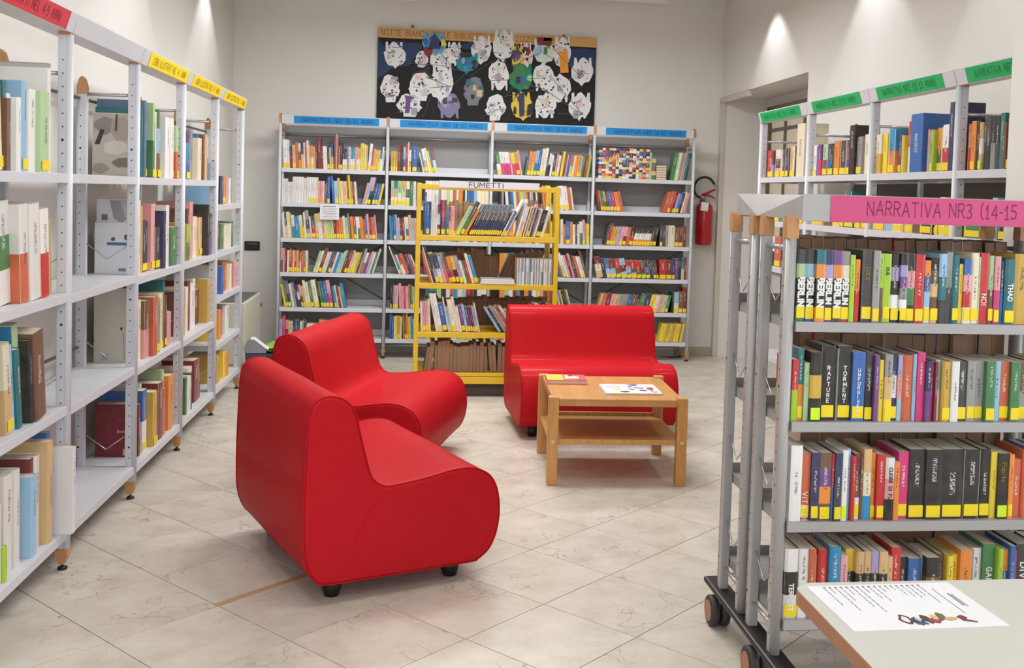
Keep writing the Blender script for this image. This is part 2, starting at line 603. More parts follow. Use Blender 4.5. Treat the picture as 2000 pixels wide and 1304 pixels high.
# ------------------------------------------------------------------ single-stroke lettering
GL = {
    'A': (.8, [[(0, 0), (.4, 1), (.8, 0)], [(.14, .36), (.66, .36)]]),
    'B': (.7, [[(0, 0), (0, 1), (.45, 1), (.6, .86), (.6, .66), (.42, .54), (0, .54)], [(.42, .54), (.66, .4), (.66, .14), (.5, 0), (0, 0)]]),
    'C': (.7, [[(.68, .85), (.5, 1), (.2, 1), (0, .78), (0, .22), (.2, 0), (.5, 0), (.68, .15)]]),
    'D': (.72, [[(0, 0), (0, 1), (.4, 1), (.7, .74), (.7, .26), (.4, 0), (0, 0)]]),
    'E': (.6, [[(.6, 1), (0, 1), (0, 0), (.6, 0)], [(0, .52), (.5, .52)]]),
    'F': (.6, [[(.6, 1), (0, 1), (0, 0)], [(0, .52), (.5, .52)]]),
    'G': (.75, [[(.7, .85), (.5, 1), (.2, 1), (0, .78), (0, .22), (.2, 0), (.5, 0), (.72, .2), (.72, .45), (.42, .45)]]),
    'H': (.7, [[(0, 0), (0, 1)], [(.7, 0), (.7, 1)], [(0, .5), (.7, .5)]]),
    'I': (.2, [[(.1, 0), (.1, 1)]]),
    'L': (.55, [[(0, 1), (0, 0), (.55, 0)]]),
    'M': (.95, [[(0, 0), (.1, 1), (.47, .3), (.84, 1), (.95, 0)]]),
    'N': (.75, [[(0, 0), (0, 1), (.72, 0), (.72, 1)]]),
    'O': (.8, [[(.25, 0), (0, .25), (0, .75), (.25, 1), (.55, 1), (.8, .75), (.8, .25), (.55, 0), (.25, 0)]]),
    'P': (.65, [[(0, 0), (0, 1), (.45, 1), (.62, .85), (.62, .62), (.45, .48), (0, .48)]]),
    'Q': (.8, [[(.25, 0), (0, .25), (0, .75), (.25, 1), (.55, 1), (.8, .75), (.8, .25), (.55, 0), (.25, 0)], [(.5, .25), (.85, -.08)]]),
    'R': (.68, [[(0, 0), (0, 1), (.45, 1), (.62, .85), (.62, .62), (.45, .5), (0, .5)], [(.3, .5), (.68, 0)]]),
    'S': (.62, [[(.6, .86), (.45, 1), (.18, 1), (.02, .84), (.04, .64), (.56, .4), (.6, .18), (.42, 0), (.15, 0), (0, .14)]]),
    'T': (.75, [[(0, 1), (.75, 1)], [(.375, 1), (.375, 0)]]),
    'U': (.72, [[(0, 1), (0, .25), (.2, 0), (.5, 0), (.72, .25), (.72, 1)]]),
    'V': (.75, [[(0, 1), (.37, 0), (.75, 1)]]),
    'Z': (.65, [[(0, 1), (.65, 1), (0, 0), (.65, 0)]]),
    '0': (.65, [[(.2, 0), (0, .25), (0, .75), (.2, 1), (.45, 1), (.65, .75), (.65, .25), (.45, 0), (.2, 0)]]),
    '1': (.45, [[(.0, .65), (.25, 1), (.25, 0)], [(.02, 0), (.45, 0)]]),
    '2': (.6, [[(0, .8), (.15, 1), (.45, 1), (.58, .8), (.52, .58), (0, 0), (.6, 0)]]),
    '3': (.6, [[(0, .92), (.2, 1), (.5, .95), (.55, .7), (.25, .54), (.58, .36), (.55, .1), (.3, 0), (0, .1)]]),
    '4': (.65, [[(.5, 0), (.5, 1), (0, .3), (.65, .3)]]),
    '5': (.6, [[(.58, 1), (.1, 1), (.05, .56), (.4, .6), (.6, .4), (.55, .1), (.3, 0), (0, .08)]]),
    '7': (.6, [[(0, 1), (.6, 1), (.2, 0)]]),
    '8': (.6, [[(.3, .54), (.06, .7), (.1, .93), (.3, 1), (.5, .93), (.54, .7), (.3, .54), (.02, .3), (.08, .06), (.3, 0), (.52, .06), (.58, .3), (.3, .54)]]),
    '(': (.3, [[(.3, 1.1), (.06, .8), (.06, .2), (.3, -.1)]]),
    ')': (.3, [[(0, 1.1), (.24, .8), (.24, .2), (0, -.1)]]),
    '-': (.35, [[(.02, .45), (.33, .45)]]),
    '!': (.2, [[(.1, 1), (.1, .3)], [(.1, .08), (.1, 0)]]),
    ' ': (.5, []),
    'a': (.5, [[(.45, .6), (.15, .62), (0, .4), (.05, .08), (.25, 0), (.45, .2), (.45, .6), (.45, 0)]]),
    'i': (.15, [[(.08, 0), (.08, .6)], [(.08, .82), (.08, .88)]]),
    't': (.4, [[(.2, .95), (.2, .1), (.38, 0)], [(0, .65), (.4, .65)]]),
    'd': (.52, [[(.48, 1), (.48, 0)], [(.48, .5), (.2, .62), (0, .4), (.05, .08), (.25, 0), (.48, .2)]]),
    'u': (.5, [[(0, .6), (0, .15), (.15, 0), (.35, .04), (.48, .25)], [(.48, .6), (.48, 0)]]),
    'p': (.5, [[(0, .6), (0, -.35)], [(0, .45), (.2, .62), (.45, .5), (.48, .2), (.25, 0), (0, .15)]]),
    'o': (.5, [[(.25, 0), (.03, .15), (.03, .45), (.25, .62), (.47, .45), (.47, .15), (.25, 0)]]),
    'e': (.48, [[(.02, .32), (.46, .32), (.4, .55), (.22, .62), (.03, .45), (.03, .15), (.22, 0), (.45, .1)]]),
}


def lettering(text, h, wgt, jit=0.0, stack=False, slant=0.0, rnd=None):
    """(list of quads in x right, y up; total width) — stroke letters of height h"""
    rnd = rnd or random.Random(3)
    quads, x, y0 = [], 0.0, 0.0
    for ch in text:
        w, strokes = GL.get(ch, GL[' '])
        oy = rnd.uniform(-jit, jit) * h
        for st in strokes:
            P = [((x + a + slant * b + rnd.uniform(-jit, jit) * .5) * h, (b + y0) * h + oy + rnd.uniform(-jit, jit) * .4 * h) for a, b in st]
            for (ax, ay), (bx, by) in zip(P, P[1:]):
                dx, dy = bx - ax, by - ay
                L = math.hypot(dx, dy) or 1e-6
                ex, ey = dx / L * wgt * .4, dy / L * wgt * .4
                nx, ny = -dy / L * wgt / 2, dx / L * wgt / 2
                quads.append([(ax - ex + nx, ay - ey + ny), (ax - ex - nx, ay - ey - ny), (bx + ex - nx, by + ey - ny), (bx + ex + nx, by + ey + ny)])
        if stack:
            y0 -= 1.45
        else:
            x += w + .28
    return quads, (0.7 * h if stack else (x - .28) * h)


def put_text(name, text, h, wgt, m, parent, O, ex, ey, jit=0.03, width=None, stack=False, slant=0.0, center=False):
    """flat lettering with origin O, x axis ex, y axis ey (in the parent's coordinates)"""
    q, w = lettering(text, h, wgt, jit, stack, slant, random.Random(len(text) * 7 + 1))
    sx = width / w if width else 1.0
    off = -w * sx / 2 if center else 0
    O, ex, ey = Vector(O), Vector(ex), Vector(ey)
    nrm = ex.cross(ey) * 0.0004
    mb = MB()
    for k, qd in enumerate(q):
        mb.face([O + ex * (a * sx + off) + ey * b + nrm * (k % 3) * .3 for a, b in qd])
    me = bpy.data.meshes.new(name)
    me.from_pydata(mb.v, [], mb.f)
    me.materials.append(m)
    return link(name, me, parent, kind='stuff')


# ================================================================== ROOM
XL, XR, YB = -1.615, 2.885, 9.66
YF = -3.0
NX = 3.245                      # back of the window niche
NY0, NY1, NZ = 7.463, 9.60, 2.463

flr = MB().box((XL - .3, YF, -.1), (5.0, YB + .2, -.012)).build('floor', M['grout'], None, kind='structure')
TS, TA, TX, TY = 0.4116, 0.7514, -0.3712, 3.4529
ca, sa = math.cos(TA), math.sin(TA)
g = 0.0016
hs = TS / 2 - g
tm = MB()
bm = bmesh.new()
bmesh.ops.create_cube(bm, size=1)
for v in bm.verts:
    v.co = Vector((v.co.x * 2 * hs, v.co.y * 2 * hs, -0.006 + v.co.z * 0.012))
bmesh.ops.bevel(bm, geom=[e for e in bm.edges if all(v.co.z > -.001 for v in e.verts)], offset=0.0006, segments=1, affect='EDGES')
tm.add_bm(bm)
tile_me = tm.mesh('tile', M['tile'])
ntile = 0
for i in range(-24, 14):
    for j in range(-16, 22):
        x = TX + TS * ((j + .5) * ca + (i + .5) * sa)
        y = TY + TS * ((j + .5) * sa - (i + .5) * ca)
        if XL - .15 < x < 2.95 and 0.9 < y < YB + .1 and not (x < -1.5 and y < 3) or (2.9 <= x < 3.2 and 3 > y > 0.9) or (2.9 <= x < 3.45 and y > 7.2 and y < 9.75):
            t_ = link('tile', tile_me, flr, loc=(x, y, 0), rz=TA)
            ntile += 1
MB().box((XL - .3, YF, -.012), (5.0, 0.75, -.001)).build('stone_paving', M['tile'], flr)

struct('wall_left', MB().box((XL - .2, YF, -.1), (XL, YB + .2, ZC)), M['wall'])
struct('wall_back', MB().box((XL, YB, -.1), (XR + .8, YB + .2, ZC)), M['wall'])
struct('wall_rear', MB().box((XL - .2, YF - .2, -.1), (5.2, YF, ZC)), M['wall'])
wr = MB()
wr.box((XR, 3.55, -.1), (XR + .5, NY0, ZC))                    # beside the niche
wr.box((XR, NY0, NZ), (XR + .5, YB, ZC))                       # above the niche
wr.box((NX + .06, NY0, -.1), (NX + .26, YB, NZ))               # back of the niche
wr.box((XR + .03, NY1, -.1), (NX + .06, YB, NZ))               # side of the niche
struct('wall_right', wr, M['wall'])
struct('wall_pillar', MB().box((2.135, 3.25, -.1), (3.4, 3.55, ZC)), M['wall'])
struct('wall_outer', MB().box((5.0, YF, -.1), (5.2, 3.6, ZC)).box((3.4, 3.4, -.1), (5.0, 3.6, ZC)), M['wall'])
for nm, O_, r_ in (('window_rear', (.6, YF, 1.75), 0), ('window_side', (5.0, .9, 1.75), PI / 2)):  # made-up glowing panels, framed like windows, to go with the fill lights
    w_ = link(nm, None, None, kind='structure', loc=O_, rz=r_)
    hw = 1.85 if nm == 'window_rear' else 1.75
    fm = MB()
    fm.cbox((-hw, .0, -1.0), (hw, .06, -.95), .004).cbox((-hw, 0, .95), (hw, .06, 1.0), .004).cbox((-hw, 0, -1), (-hw + .05, .06, 1), .004).cbox((hw - .05, 0, -1), (hw, .06, 1), .004).cbox((-.025, 0, -1), (.025, .06, 1), .004)
    fm.build('frame', M['trim'], w_)
    MB().box((-hw, .005, -1), (hw, .012, 1)).build('pane', M['fill_pane'], w_)
struct('ceiling', MB().box((XL - .2, YF - .2, ZC), (5.2, YB + .2, ZC + .1)), M['ceiling'])
bb = struct('baseboard_back', MB().cbox((2.52, YB - .016, 0), (XR + .03, YB, .085), .003), M['stone'])
struct('baseboard_left', MB().cbox((XL, 1.0, 0), (XL + .014, YB, .085), .003), M['stone'])
# painted frame around the niche opening
tr = MB()
tr.cbox((XR - .012, NY1 - .005, 0), (XR + .035, NY1 + .055, NZ - .04), .004)
tr.cbox((XR - .012, NY1 - .75, NZ - .055), (XR + .03, NY1 + .055, NZ - .004), .004)
struct('trim_niche', tr, M['trim'])
# window in the niche: frame, bars and panes
wn = link('window_niche', None, None, kind='structure', loc=(NX + .06, 0, 0))
fr = MB()
for a, b in (((-.05, 9.36, .9), (-.0, 9.42, 2.36)), ((-.05, 7.5, .9), (0, 7.56, 2.36)), ((-.05, 7.5, 2.31), (0, 9.42, 2.37)), ((-.05, 7.5, .86), (0, 9.42, .92))):
    fr.cbox(a, b, .004)
fr.build('frame', M['muntin'], wn)
ys = [9.36, 8.965, 8.50, 8.03, 7.56]
zs = [.92, 1.3, 1.70, 2.15, 2.31]
for yv in ys[1:-1]:
    MB().cbox((-.042, yv - .016, .92), (-.008, yv + .016, 2.31), .003).build('bar', M['muntin'], wn)
for zv in zs[1:-1]:
    MB().cbox((-.04, 7.56, zv - .014), (-.01, 9.36, zv + .014), .003).build('bar', M['muntin'], wn)
for k in range(4):
    for q in range(4):
        MB().cbox((-.024, ys[k + 1] + .014, zs[q] + .01), (-.018, ys[k] - .014, zs[q + 1] - .01), .002).build('pane', M['pane'], wn)

# ceiling lamps and wall spots
for k, (lx_, ly_, lw_) in enumerate(LAMPS):
    t_ = thing('ceiling_lamp', ['long white ceiling lamp over the near end of the room', 'long white ceiling lamp over the red seats', 'long white ceiling lamp over the pine table and yellow shelf', 'long white ceiling lamp closest to the poster wall'][k], 'lamp', (lx_, ly_, ZC))
    d_ = ZL - ZC
    MB().cbox((-.8, -.29, d_), (.8, .29, d_ + .06), .006).build('housing', M['lamp_body'], t_)
    MB().cbox((-.76, -.26, d_ - .012), (.76, .26, d_), .003).build('diffuser', M['lamp_glow'], t_)
    for sx in (-.6, .6):
        MB().tube([(sx, 0, d_ + .06), (sx, 0, 0)], .006, 6).build('suspension_rod', M['tube'], t_)
for k, ((sx, sy), sg) in enumerate(SPOTS):
    side = 'long picture-book shelving' if sg < 0 else 'green-signed shelving'
    t_ = thing('wall_spot', f'small white ceiling spot, {("first", "second", "third")[k % 3]} in the row over the {side}', 'lamp', (sx, sy, ZC), group='spots washing the side walls')
    MB().lathe([(.045, -.005), (.05, 0)], n=20).build('rose', M['lamp_body'], t_)
    MB().tube([(0, 0, 0), (0, 0, ZS + .09 - ZC)], .01, 8).build('stem', M['lamp_body'], t_)
    MB().lathe([(.045, ZS + .012 - ZC), (.045, ZS + .09 - ZC), (.03, ZS + .1 - ZC)], n=20).build('can', M['lamp_body'], t_)
# long light fitting hung before the back wall: only its two end brackets reach into the picture
t_ = thing('hanging_light_rail', 'white light rail hung high before the poster wall, brackets just in view', 'lamp', (1.07, 9.25, 3.19))
MB().cbox((-1.16, -.03, .05), (1.16, .03, .09), .004).build('rail', M['lamp_body'], t_)
for sx, dz in ((-1.135, -.052), (1.09, .062)):
    MB().cbox((sx - .05, -.035, dz), (sx + .05, .035, .055 + .0), .004).build('bracket', M['lamp_body'], t_)
for sx in (-.8, .8):
    MB().tube([(sx, 0, .08), (sx, 0, ZC - 3.19)], .004, 6).build('suspension_wire', M['tube'], t_)


# ================================================================== SHELVING
def hole_mesh(z0, z1, step, r=0.0032):
    mb = MB()
    z = z0
    k = 0
    while z < z1:
        rr = r * (1.7 if k % 14 == 1 else 1)
        mb.face([(rr * math.cos(a * PI / 3), 0, z + rr * math.sin(a * PI / 3)) for a in range(6)])
        z += step
        k += 1
    return mb.mesh('holes', M['hole'])


HOLES = {}


def upright(root, u, v, H, cap_open, front, foot=True, T=.03, D=.045, steel='steel', z0=0.0):
    """steel post: flat perforated web + rounded front tube, beech cap and foot"""
    mb = MB()
    zb = z0 + (.082 if foot else 0)
    if front:
        mb.cbox((u - T / 2, v + .012, zb), (u + T / 2, v + D, H), .002)
        mb.tube([(u, v + .012, zb), (u, v + .012, H)], T / 2 + .001, 12)
    else:
        mb.cbox((u - T / 2, v - D, zb), (u + T / 2, v - .012, H), .002)
        mb.tube([(u, v - .012, zb), (u, v - .012, H)], T / 2 + .001, 12)
    o = mb.build('upright', M[steel], root)
    vc = v + D / 2 if front else v - D / 2
    for sx in (-1, 1):
        hk = round(H, 2)
        if hk not in HOLES:
            HOLES[hk] = hole_mesh(.2, H - .05, .05)
        hm = link('holes', HOLES[hk], o, kind='stuff', loc=(u + sx * (T / 2 + .0006), vc + .004, 0))
    # holes disc lies in xz: turn to face along u
        hm.rotation_euler = (0, 0, PI / 2)
    if cap_open:
        prof = [(0, 0), (D * .98, 0), (D * .98, .035), (D * .78, .068), (D * .5, .082), (D * .22, .068), (0, .035)]
        v0 = v if front else v - D
        MB().prism([(v0 + a, H + b) for a, b in prof], u - T / 2 - .002, u + T / 2 + .002, (1, 2, 0)).build('wooden_cap', M['capwood'], o)
    if foot:
        v0 = v + D * .48 if front else v - D * .48
        bmf = MB()
        a, b = D * .52, D * .36
        zt, zl = z0 + .082, z0 + .022
        pts = []
        for hw, hd, z in ((T / 2 + .004, D / 2 + .001, zt), (T / 2 + .004, D / 2, zt - .025), (T / 2 - .002, D / 2 - .012, zl)):
            pts.append([(u - hw, v0 - hd, z), (u + hw, v0 - hd, z), (u + hw, v0 + hd, z), (u - hw, v0 + hd, z)])
        for A, B in zip(pts, pts[1:]):
            for q in range(4):
                bmf.face([B[q], B[(q + 1) % 4], A[(q + 1) % 4], A[q]])
        bmf.face(pts[0]).face(pts[-1][::-1])
        bmf.build('wooden_foot', M['capwood'], o)
        MB().lathe([(.018, 0), (.018, .009), (.006, .011), (.006, .024)], (u, v0, z0), 12).build('foot_pad', M['black'], o)
    return o


def shelf_board(root, u0, u1, v0, v1, z, lip=.032, back=0.0, steel='steel'):
    mb = MB()
    mb.cbox((u0, v0, z - lip), (u1, v0 + .004, z), .0015)
    mb.box((u0, v0 + .003, z - .003), (u1, v1, z))
    mb.box((u0, v1 - .003, z - lip), (u1, v1, z + back))
    mb.box((u0, v0 + .003, z - lip), (u0 + .003, v1 - .003, z - .002))
    mb.box((u1 - .003, v0 + .003, z - lip), (u1, v1 - .003, z - .002))
    return mb.build('shelf', M[steel], root)


def header(root, u0, u1, v, zb, zt, lean=.02, depth=.13, steel='steel'):
    mb = MB()
    e = .0015
    sec = [(v - .004, zb), (v - .004 - lean, zt), (v - .001 - lean, zt + .004), (v + .006 - lean, zt), (v, zb + .003), (v + depth, zb + .02), (v + depth, zb + .015)]
    mb.prism(sec, u0, u1, (1, 2, 0))
    return mb.build('header', M[steel], root)


def sign_on(hd, u0, u1, v, zb, zt, lean, m, ink, text, th=.6, tw=.8, tx=.5):
    """coloured card on the sloping header face, with hand lettering: both are children of the header"""
    d = Vector((0, -lean, zt - zb))
    L = d.length
    d.normalize()
    ex = Vector((1, 0, 0))
    n = ex.cross(d)             # towards the reader
    O = Vector((u0, v - .0045, zb)) + d * (L * .04) + n * .0006
    H = L * .92
    mb = MB()
    P = [O, O + ex * (u1 - u0), O + ex * (u1 - u0) + d * H, O + d * H]
    Q = [p + n * .0012 for p in P]
    mb.face(Q)
    for k in range(4):
        mb.face([P[k], P[(k + 1) % 4], Q[(k + 1) % 4], Q[k]])
    mb.build('sign', m, hd)
    if text:
        h = H * th
        w = (u1 - u0) * tw
        put_text('lettering', text, h, h * .12, ink, hd, O + n * .0018 + ex * ((u1 - u0) * tx - w / 2) + d * (H - h) / 2, ex, d, .03, width=w)


def vwire(root, u, v0, v1, z, drop=.07, r=.0025):
    MB().tube([(u, v0, z), (u, (v0 + v1) / 2 - .006, z - drop), (u, (v0 + v1) / 2, z - drop - .004), (u, (v0 + v1) / 2 + .006, z - drop), (u, v1, z)], r, 6).build('side_wire', M['tube'], root)


# frames of the units: origin, direction of u, of v, rotation
class Unit:
    def __init__(s, O, rz):
        s.O, s.rz = Vector(O), rz
        s.R = Matrix.Rotation(rz, 3, 'Z')
        s.u, s.v = s.R @ Vector((1, 0, 0)), s.R @ Vector((0, 1, 0))

    def w(s, u, v, z):
        return s.O + s.u * u + s.v * v + Vector((0, 0, z))

    def upx(s, px, v, z):
        return u_at(px, s.w(0, v, z), s.u)


BACK = Unit((-1.1535, 9.29, 0), 0)
LEFT = Unit((-1.2873, 4.1506, 0), PI / 2 - .0138)
GREEN = Unit((2.447, 7.198, 0), -PI / 2)
BW, LW, GW = .9234, .9259, .901
DEP = .275

# ---- back shelving
LB = [1.663, 1.362, 1.054, .753, .445, .175]
rb = thing('back_shelving', 'grey steel library shelving with blue signs along the back wall under the poster', 'shelving', BACK.O, 0)
MB().cbox((.0, DEP + .012, .19), (4 * BW, DEP + .02, 2.05), .002).build('back_panel', M['backpanel'], rb)
for k in range(5):
    upright(rb, k * BW, 0, 2.055, True, True, T=.024)
    upright(rb, k * BW, DEP, 1.98, True, False, T=.022)
    MB().tube([(k * BW, .03, 1.955), (k * BW, DEP - .03, 1.955)], .007, 8).build('tie_bar', M['tube'], rb)
    MB().tube([(k * BW, .03, .13), (k * BW, DEP - .03, .13)], .007, 8).build('tie_bar', M['tube'], rb)
for b in range(4):
    u0, u1 = b * BW + .016, (b + 1) * BW - .016
    for k, z in enumerate(LB):
        shelf_board(rb, u0, u1, .002, DEP, z, .036, .05)
    hd = header(rb, u0 - .002, u1 + .002, -.002, 2.05, 2.118, .012)
    s0, s1 = [(.12, .83), (.11, .86), (.13, .83), (.10, .82)][b]
    sign_on(hd, u0 + s0 - .02, u0 + s1, -.002, 2.05, 2.118, .012, M['blue_sign'], M['ink_blue'], 'NARRATIVA NR1 (8-10 ANNI)', .52, .84, .52)
    MB().tube([(u0, DEP - .01, 1.965), (u1, DEP - .01, 1.965)], .007, 8).build('cross_rail', M['tube'], rb)
    MB().tube([(u0, .05, .115), (u1, .05, .115)], .007, 8).build('cross_rail', M['tube'], rb)
    for sg in (-1, 1):
        a = (u0 if sg > 0 else u1, DEP + .008, .5)
        c = (u1 if sg > 0 else u0, DEP + .008, 1.0)
        MB().tube([a, c], .004, 6).build('cross_brace', M['bracing'], rb)
t_ = thing('shelf_notice', 'white printed notice hanging from the edge of the blue-signed shelving', 'notice', BACK.w(0, 0, 0))
nu = -.802 - BACK.O.x
MB().cbox((nu, -.008, 1.222), (nu + .165, -.006, 1.356), .0006).build('paper', M['white'], t_)
mb = MB()
for k in range(8):
    zz = 1.335 - k * .0145
    ww = [.11, .14, .12, .11, .13, .09, .13, .1][k]
    hh = .006 if k == 0 else .0025
    mb.face([(nu + .082 - ww / 2, -.0085, zz), (nu + .082 + ww / 2, -.0085, zz), (nu + .082 + ww / 2, -.0085, zz + hh), (nu + .082 - ww / 2, -.0085, zz + hh)])
mb.build('printed_lines', M['ink_dark'], t_, kind='stuff')

# ---- left shelving
LL = {-1: [1.524, 1.072, .640, .158], 0: [1.524, 1.064, .632, .158], 1: [1.524, 1.052, .620, .152], 2: [1.524, 1.052, .615, .155], 3: [1.368, 1.06, .76, .45, .16]}
rl = thing('side_shelving', 'long grey steel shelving with yellow and red signs, holding picture books', 'shelving', LEFT.O, LEFT.rz)
for k in range(-1, 5):
    upright(rl, k * LW, 0, 2.045, True, True, T=.034, D=.045)
    upright(rl, k * LW, DEP, 1.9, True, False, T=.03, D=.045)
    MB().tube([(k * LW, .03, 1.90), (k * LW, DEP - .03, 1.90)], .008, 8).build('tie_bar', M['tube'], rl)
    for z in (1.18, .72, .28):
        vwire(rl, k * LW, .035, DEP - .04, z + .03)
for b in range(-1, 4):
    u0, u1 = b * LW + .018, (b + 1) * LW - .018
    for z in LL[b]:
        shelf_board(rl, u0, u1, .002, DEP, z, .036, .0)
    hd = header(rl, u0 - .012, u1 + .012, 0, 2.052, 2.122, .022)
    if b == -1:
        sign_on(hd, u0 + .0, u1 - .07, 0, 2.052, 2.122, .022, M['red_sign'], M['ink_red'], 'LIBRI ILLUSTRATI NEL 4-5 ANNI', .5, .8)
    elif b > 0:
        sign_on(hd, u0 + .10, u1 + .005, 0, 2.052, 2.122, .022, M['yellow_sign'], M['ink_gold'], 'LIBRI ILLUSTRATI NEL 4-7 ANNI', .5, .84)
    MB().tube([(u0, DEP - .012, 1.97 - .09), (u1, DEP - .012, 1.97 - .09)], .008, 8).build('cross_rail', M['bracing'], rl)
    MB().tube([(u0, DEP - .012, .72), (u1, DEP - .012, .72)], .008, 8).build('cross_rail', M['bracing'], rl)

# ---- green-signed shelving
LG = [1.663, 1.362, 1.054, .753, .445, .175]
rg = thing('wall_shelving', 'grey steel shelving with bright green signs standing beside the window niche', 'shelving', GREEN.O, GREEN.rz)
for k in range(0, 5):
    if k < 4:
        upright(rg, k * GW, 0, 2.045, True, True, T=.034)
        upright(rg, k * GW, DEP + .06, 1.92, True, False, T=.03)
        MB().tube([(k * GW, .03, 1.92), (k * GW, DEP + .03, 1.92)], .008, 8).build('tie_bar', M['tube'], rg)
MB().cbox((3.62 - .05, 0, .02), (3.62 - .015, .045, 2.045), .002).build('upright', M['steel'], rg)
for b in range(4):
    u0, u1 = b * GW + .018, min((b + 1) * GW - .018, 3.57)
    for z in LG:
        shelf_board(rg, u0, u1, .002, DEP, z, .036, .0)
    hd = header(rg, u0 - .014, u1 + .014, 0, 2.048, 2.118, .022)
    sign_on(hd, u0 + .02 + (.06 if b else 0), u1 - .09, 0, 2.048, 2.118, .022, M['green_sign'], M['ink_green'], 'NARRATIVA NR2 (11-13 ANNI)', .5, .8)
    MB().tube([(u0, DEP + .04, 1.82), (u1, DEP + .04, 1.82)], .008, 8).build('cross_rail', M['bracing'], rg)
    if b:
        MB().cbox((u0, DEP + .035, .3), (u1, DEP + .042, 1.62), .002).build('back_panel', M['bracing'], rg)

# ---- mobile trolley
CU_ = Unit((1.112, 2.945, 0), 0)
LC = [1.147, .848, .546, .248]
rc = thing('book_trolley', 'double-sided grey steel shelving on castors under a pink sign', 'trolley', CU_.O, 0)
CWID = .925
VR = [0, .252, .312, .565]
for e, u in enumerate((0.0, CWID)):
    for k, v in enumerate(VR):
        upright(rc, u, v, 1.392, False, k in (0, 2), foot=False, T=.03, D=.042, steel='trolley', z0=.14)
    for k, v in enumerate(VR):
        front = k in (0, 2)
        vv = v if front else v - .042
        prof = [(-.001, 0), (.041, 0), (.042, .025), (.036, .058), (.028, .067), (.012, .067), (.004, .058), (-.002, .025)]
        MB().prism([(vv + a, 1.392 + b) for a, b in prof], u - .0175, u + .0175, (1, 2, 0)).build('wooden_cap', M['capwood'], rc)
    for a, b in ((0, 1), (2, 3)):
        MB().tube([(u, VR[a] + .03, 1.362), (u, VR[b] - .03, 1.362)], .009, 10).build('tie_bar', M['tube'], rc)
        MB().tube([(u, VR[a] + .03, .215), (u, VR[b] - .03, .215)], .007, 10).build('tie_bar', M['tube'], rc)
        for z in (1.245, .955, .67, .37):
            vwire(rc, u - .0, VR[a] + .036, VR[b] - .036, z + .02, .065)
    MB().cbox((u - .035, -.09, .118), (u + .035, .66, .14), .008).build('base_bar', M['black'], rc)
    for v in (.14, .555):
        cs = MB()
        for sx in (-.026, .012):
            cs.lathe([(.048, -.008), (.053, -.004), (.053, .018), (.048, .022)], n=28)
            n0 = len(cs.v) - 28 * 4
            for q in range(n0, len(cs.v)):
                x, y, z = cs.v[q]
                cs.v[q] = (u - .01 + z + sx, v + x, .053 + y)
        co = cs.build('castor', M['rubber'], rc)
        MB().cbox((u - .018, v - .02, .03), (u - .004, v + .02, .122), .005).build('fork', M['steel'], co)
        hubm = MB().tube([(u - .0465, v, .053), (u - .044, v, .053)], .036, 20)
        hubm.build('hub', M['table_edge'], co)
for side in (0, 1):
    va, vb = (0, VR[1]) if side == 0 else (VR[2], VR[3])
    for z in LC:
        if side == 0:
            shelf_board(rc, .018, CWID - .018, va - .008, vb, z, .03, .03, 'trolley')
        else:
            shelf_board(rc, .018, CWID - .018, va, vb + .008, z, .03, .03, 'trolley')
MB().tube([(.02, .05, .2), (CWID - .02, .05, .2)], .008, 8).build('cross_rail', M['tube'], rc)
MB().tube([(.02, .5, .2), (CWID - .02, .5, .2)], .008, 8).build('cross_rail', M['tube'], rc)
# header: folded sheet, vertical faces towards both aisles, hipped ends
x0, x1, vf, vb, vm, zb, zt = .014, CWID - .014, -.03, .585, .28, 1.448, 1.521
hd = MB()
hd.cbox((x0, vf - .002, zb - .004), (x1, vf + .004, zt + .003), .002)
hd.cbox((x0, vb - .004, zb - .004), (x1, vb + .002, zt + .003), .002)
for xe, xi in ((x0, x0 - .03), (x1, x1 + .03)):
    A, B = (xe, vf, zt), (xe, vb, zt)
    P = (xi, vm, zb + .004)
    D1, D2 = (xe, vf, zb), (xe, vb, zb)
    hd.face([A, B, P]).face([A, P, D1]).face([B, D2, P])
hd.face([(x0, vf, zb), (x1, vf, zb), (x1 + .03, vm, zb + .004), (x0 - .03, vm, zb + .004)])
hd.face([(x0, vb, zb), (x1, vb, zb), (x1 + .03, vm, zb + .004), (x0 - .03, vm, zb + .004)])
hdo = hd.build('header', M['trolley'], rc)
MB().cbox((.098, vf - .0045, zb - .003), (x1 - .1, vf - .0022, zt + .001), .0006).build('sign', M['pink_sign'], hdo)
put_text('lettering', 'NARRATIVA NR3 (14-15 ANNI)', .041, .0042, M['ink_wine'], hdo, (.21, vf - .0049, zb + .019), (1, 0, 0), (0, 0, 1), .03, width=.60)

# ---- yellow comic shelf
YU = Unit((.030, 7.585, 0), 0)
LYZ = [1.182, .831, .474, .172]
YW, YD = 1.045, .56
ry = thing('comic_shelf', 'yellow metal double-sided shelf of comics in front of the back shelving', 'shelf', YU.O, 0)
PT = .034
HY = hole_mesh(.25, 1.5, .045, .004)
for u in (0, YW - PT):
    for v in (0, YD - .04):
        o = MB().cbox((u, v, 0), (u + PT, v + .04, 1.556), .003).build('upright', M['yellow'], ry)
    for v in (.075, .15, .40, .475):
        web = MB().cbox((u + .008, v - .028, .02), (u + .012 + .006, v + .028, 1.53), .002).build('side_panel', M['yellow'], ry)
        for dv in (-.013, .013):
            for fx in (u + .0075, u + .0185):
                h_ = link('holes', HY, web, kind='stuff', loc=(fx, v + dv, 0))
                h_.rotation_euler = (0, 0, PI / 2)
for v in (0.004, YD - .034):
    MB().cbox((PT, v, 1.512), (YW - PT, v + .03, 1.55), .003).build('top_rail', M['yellow'], ry)
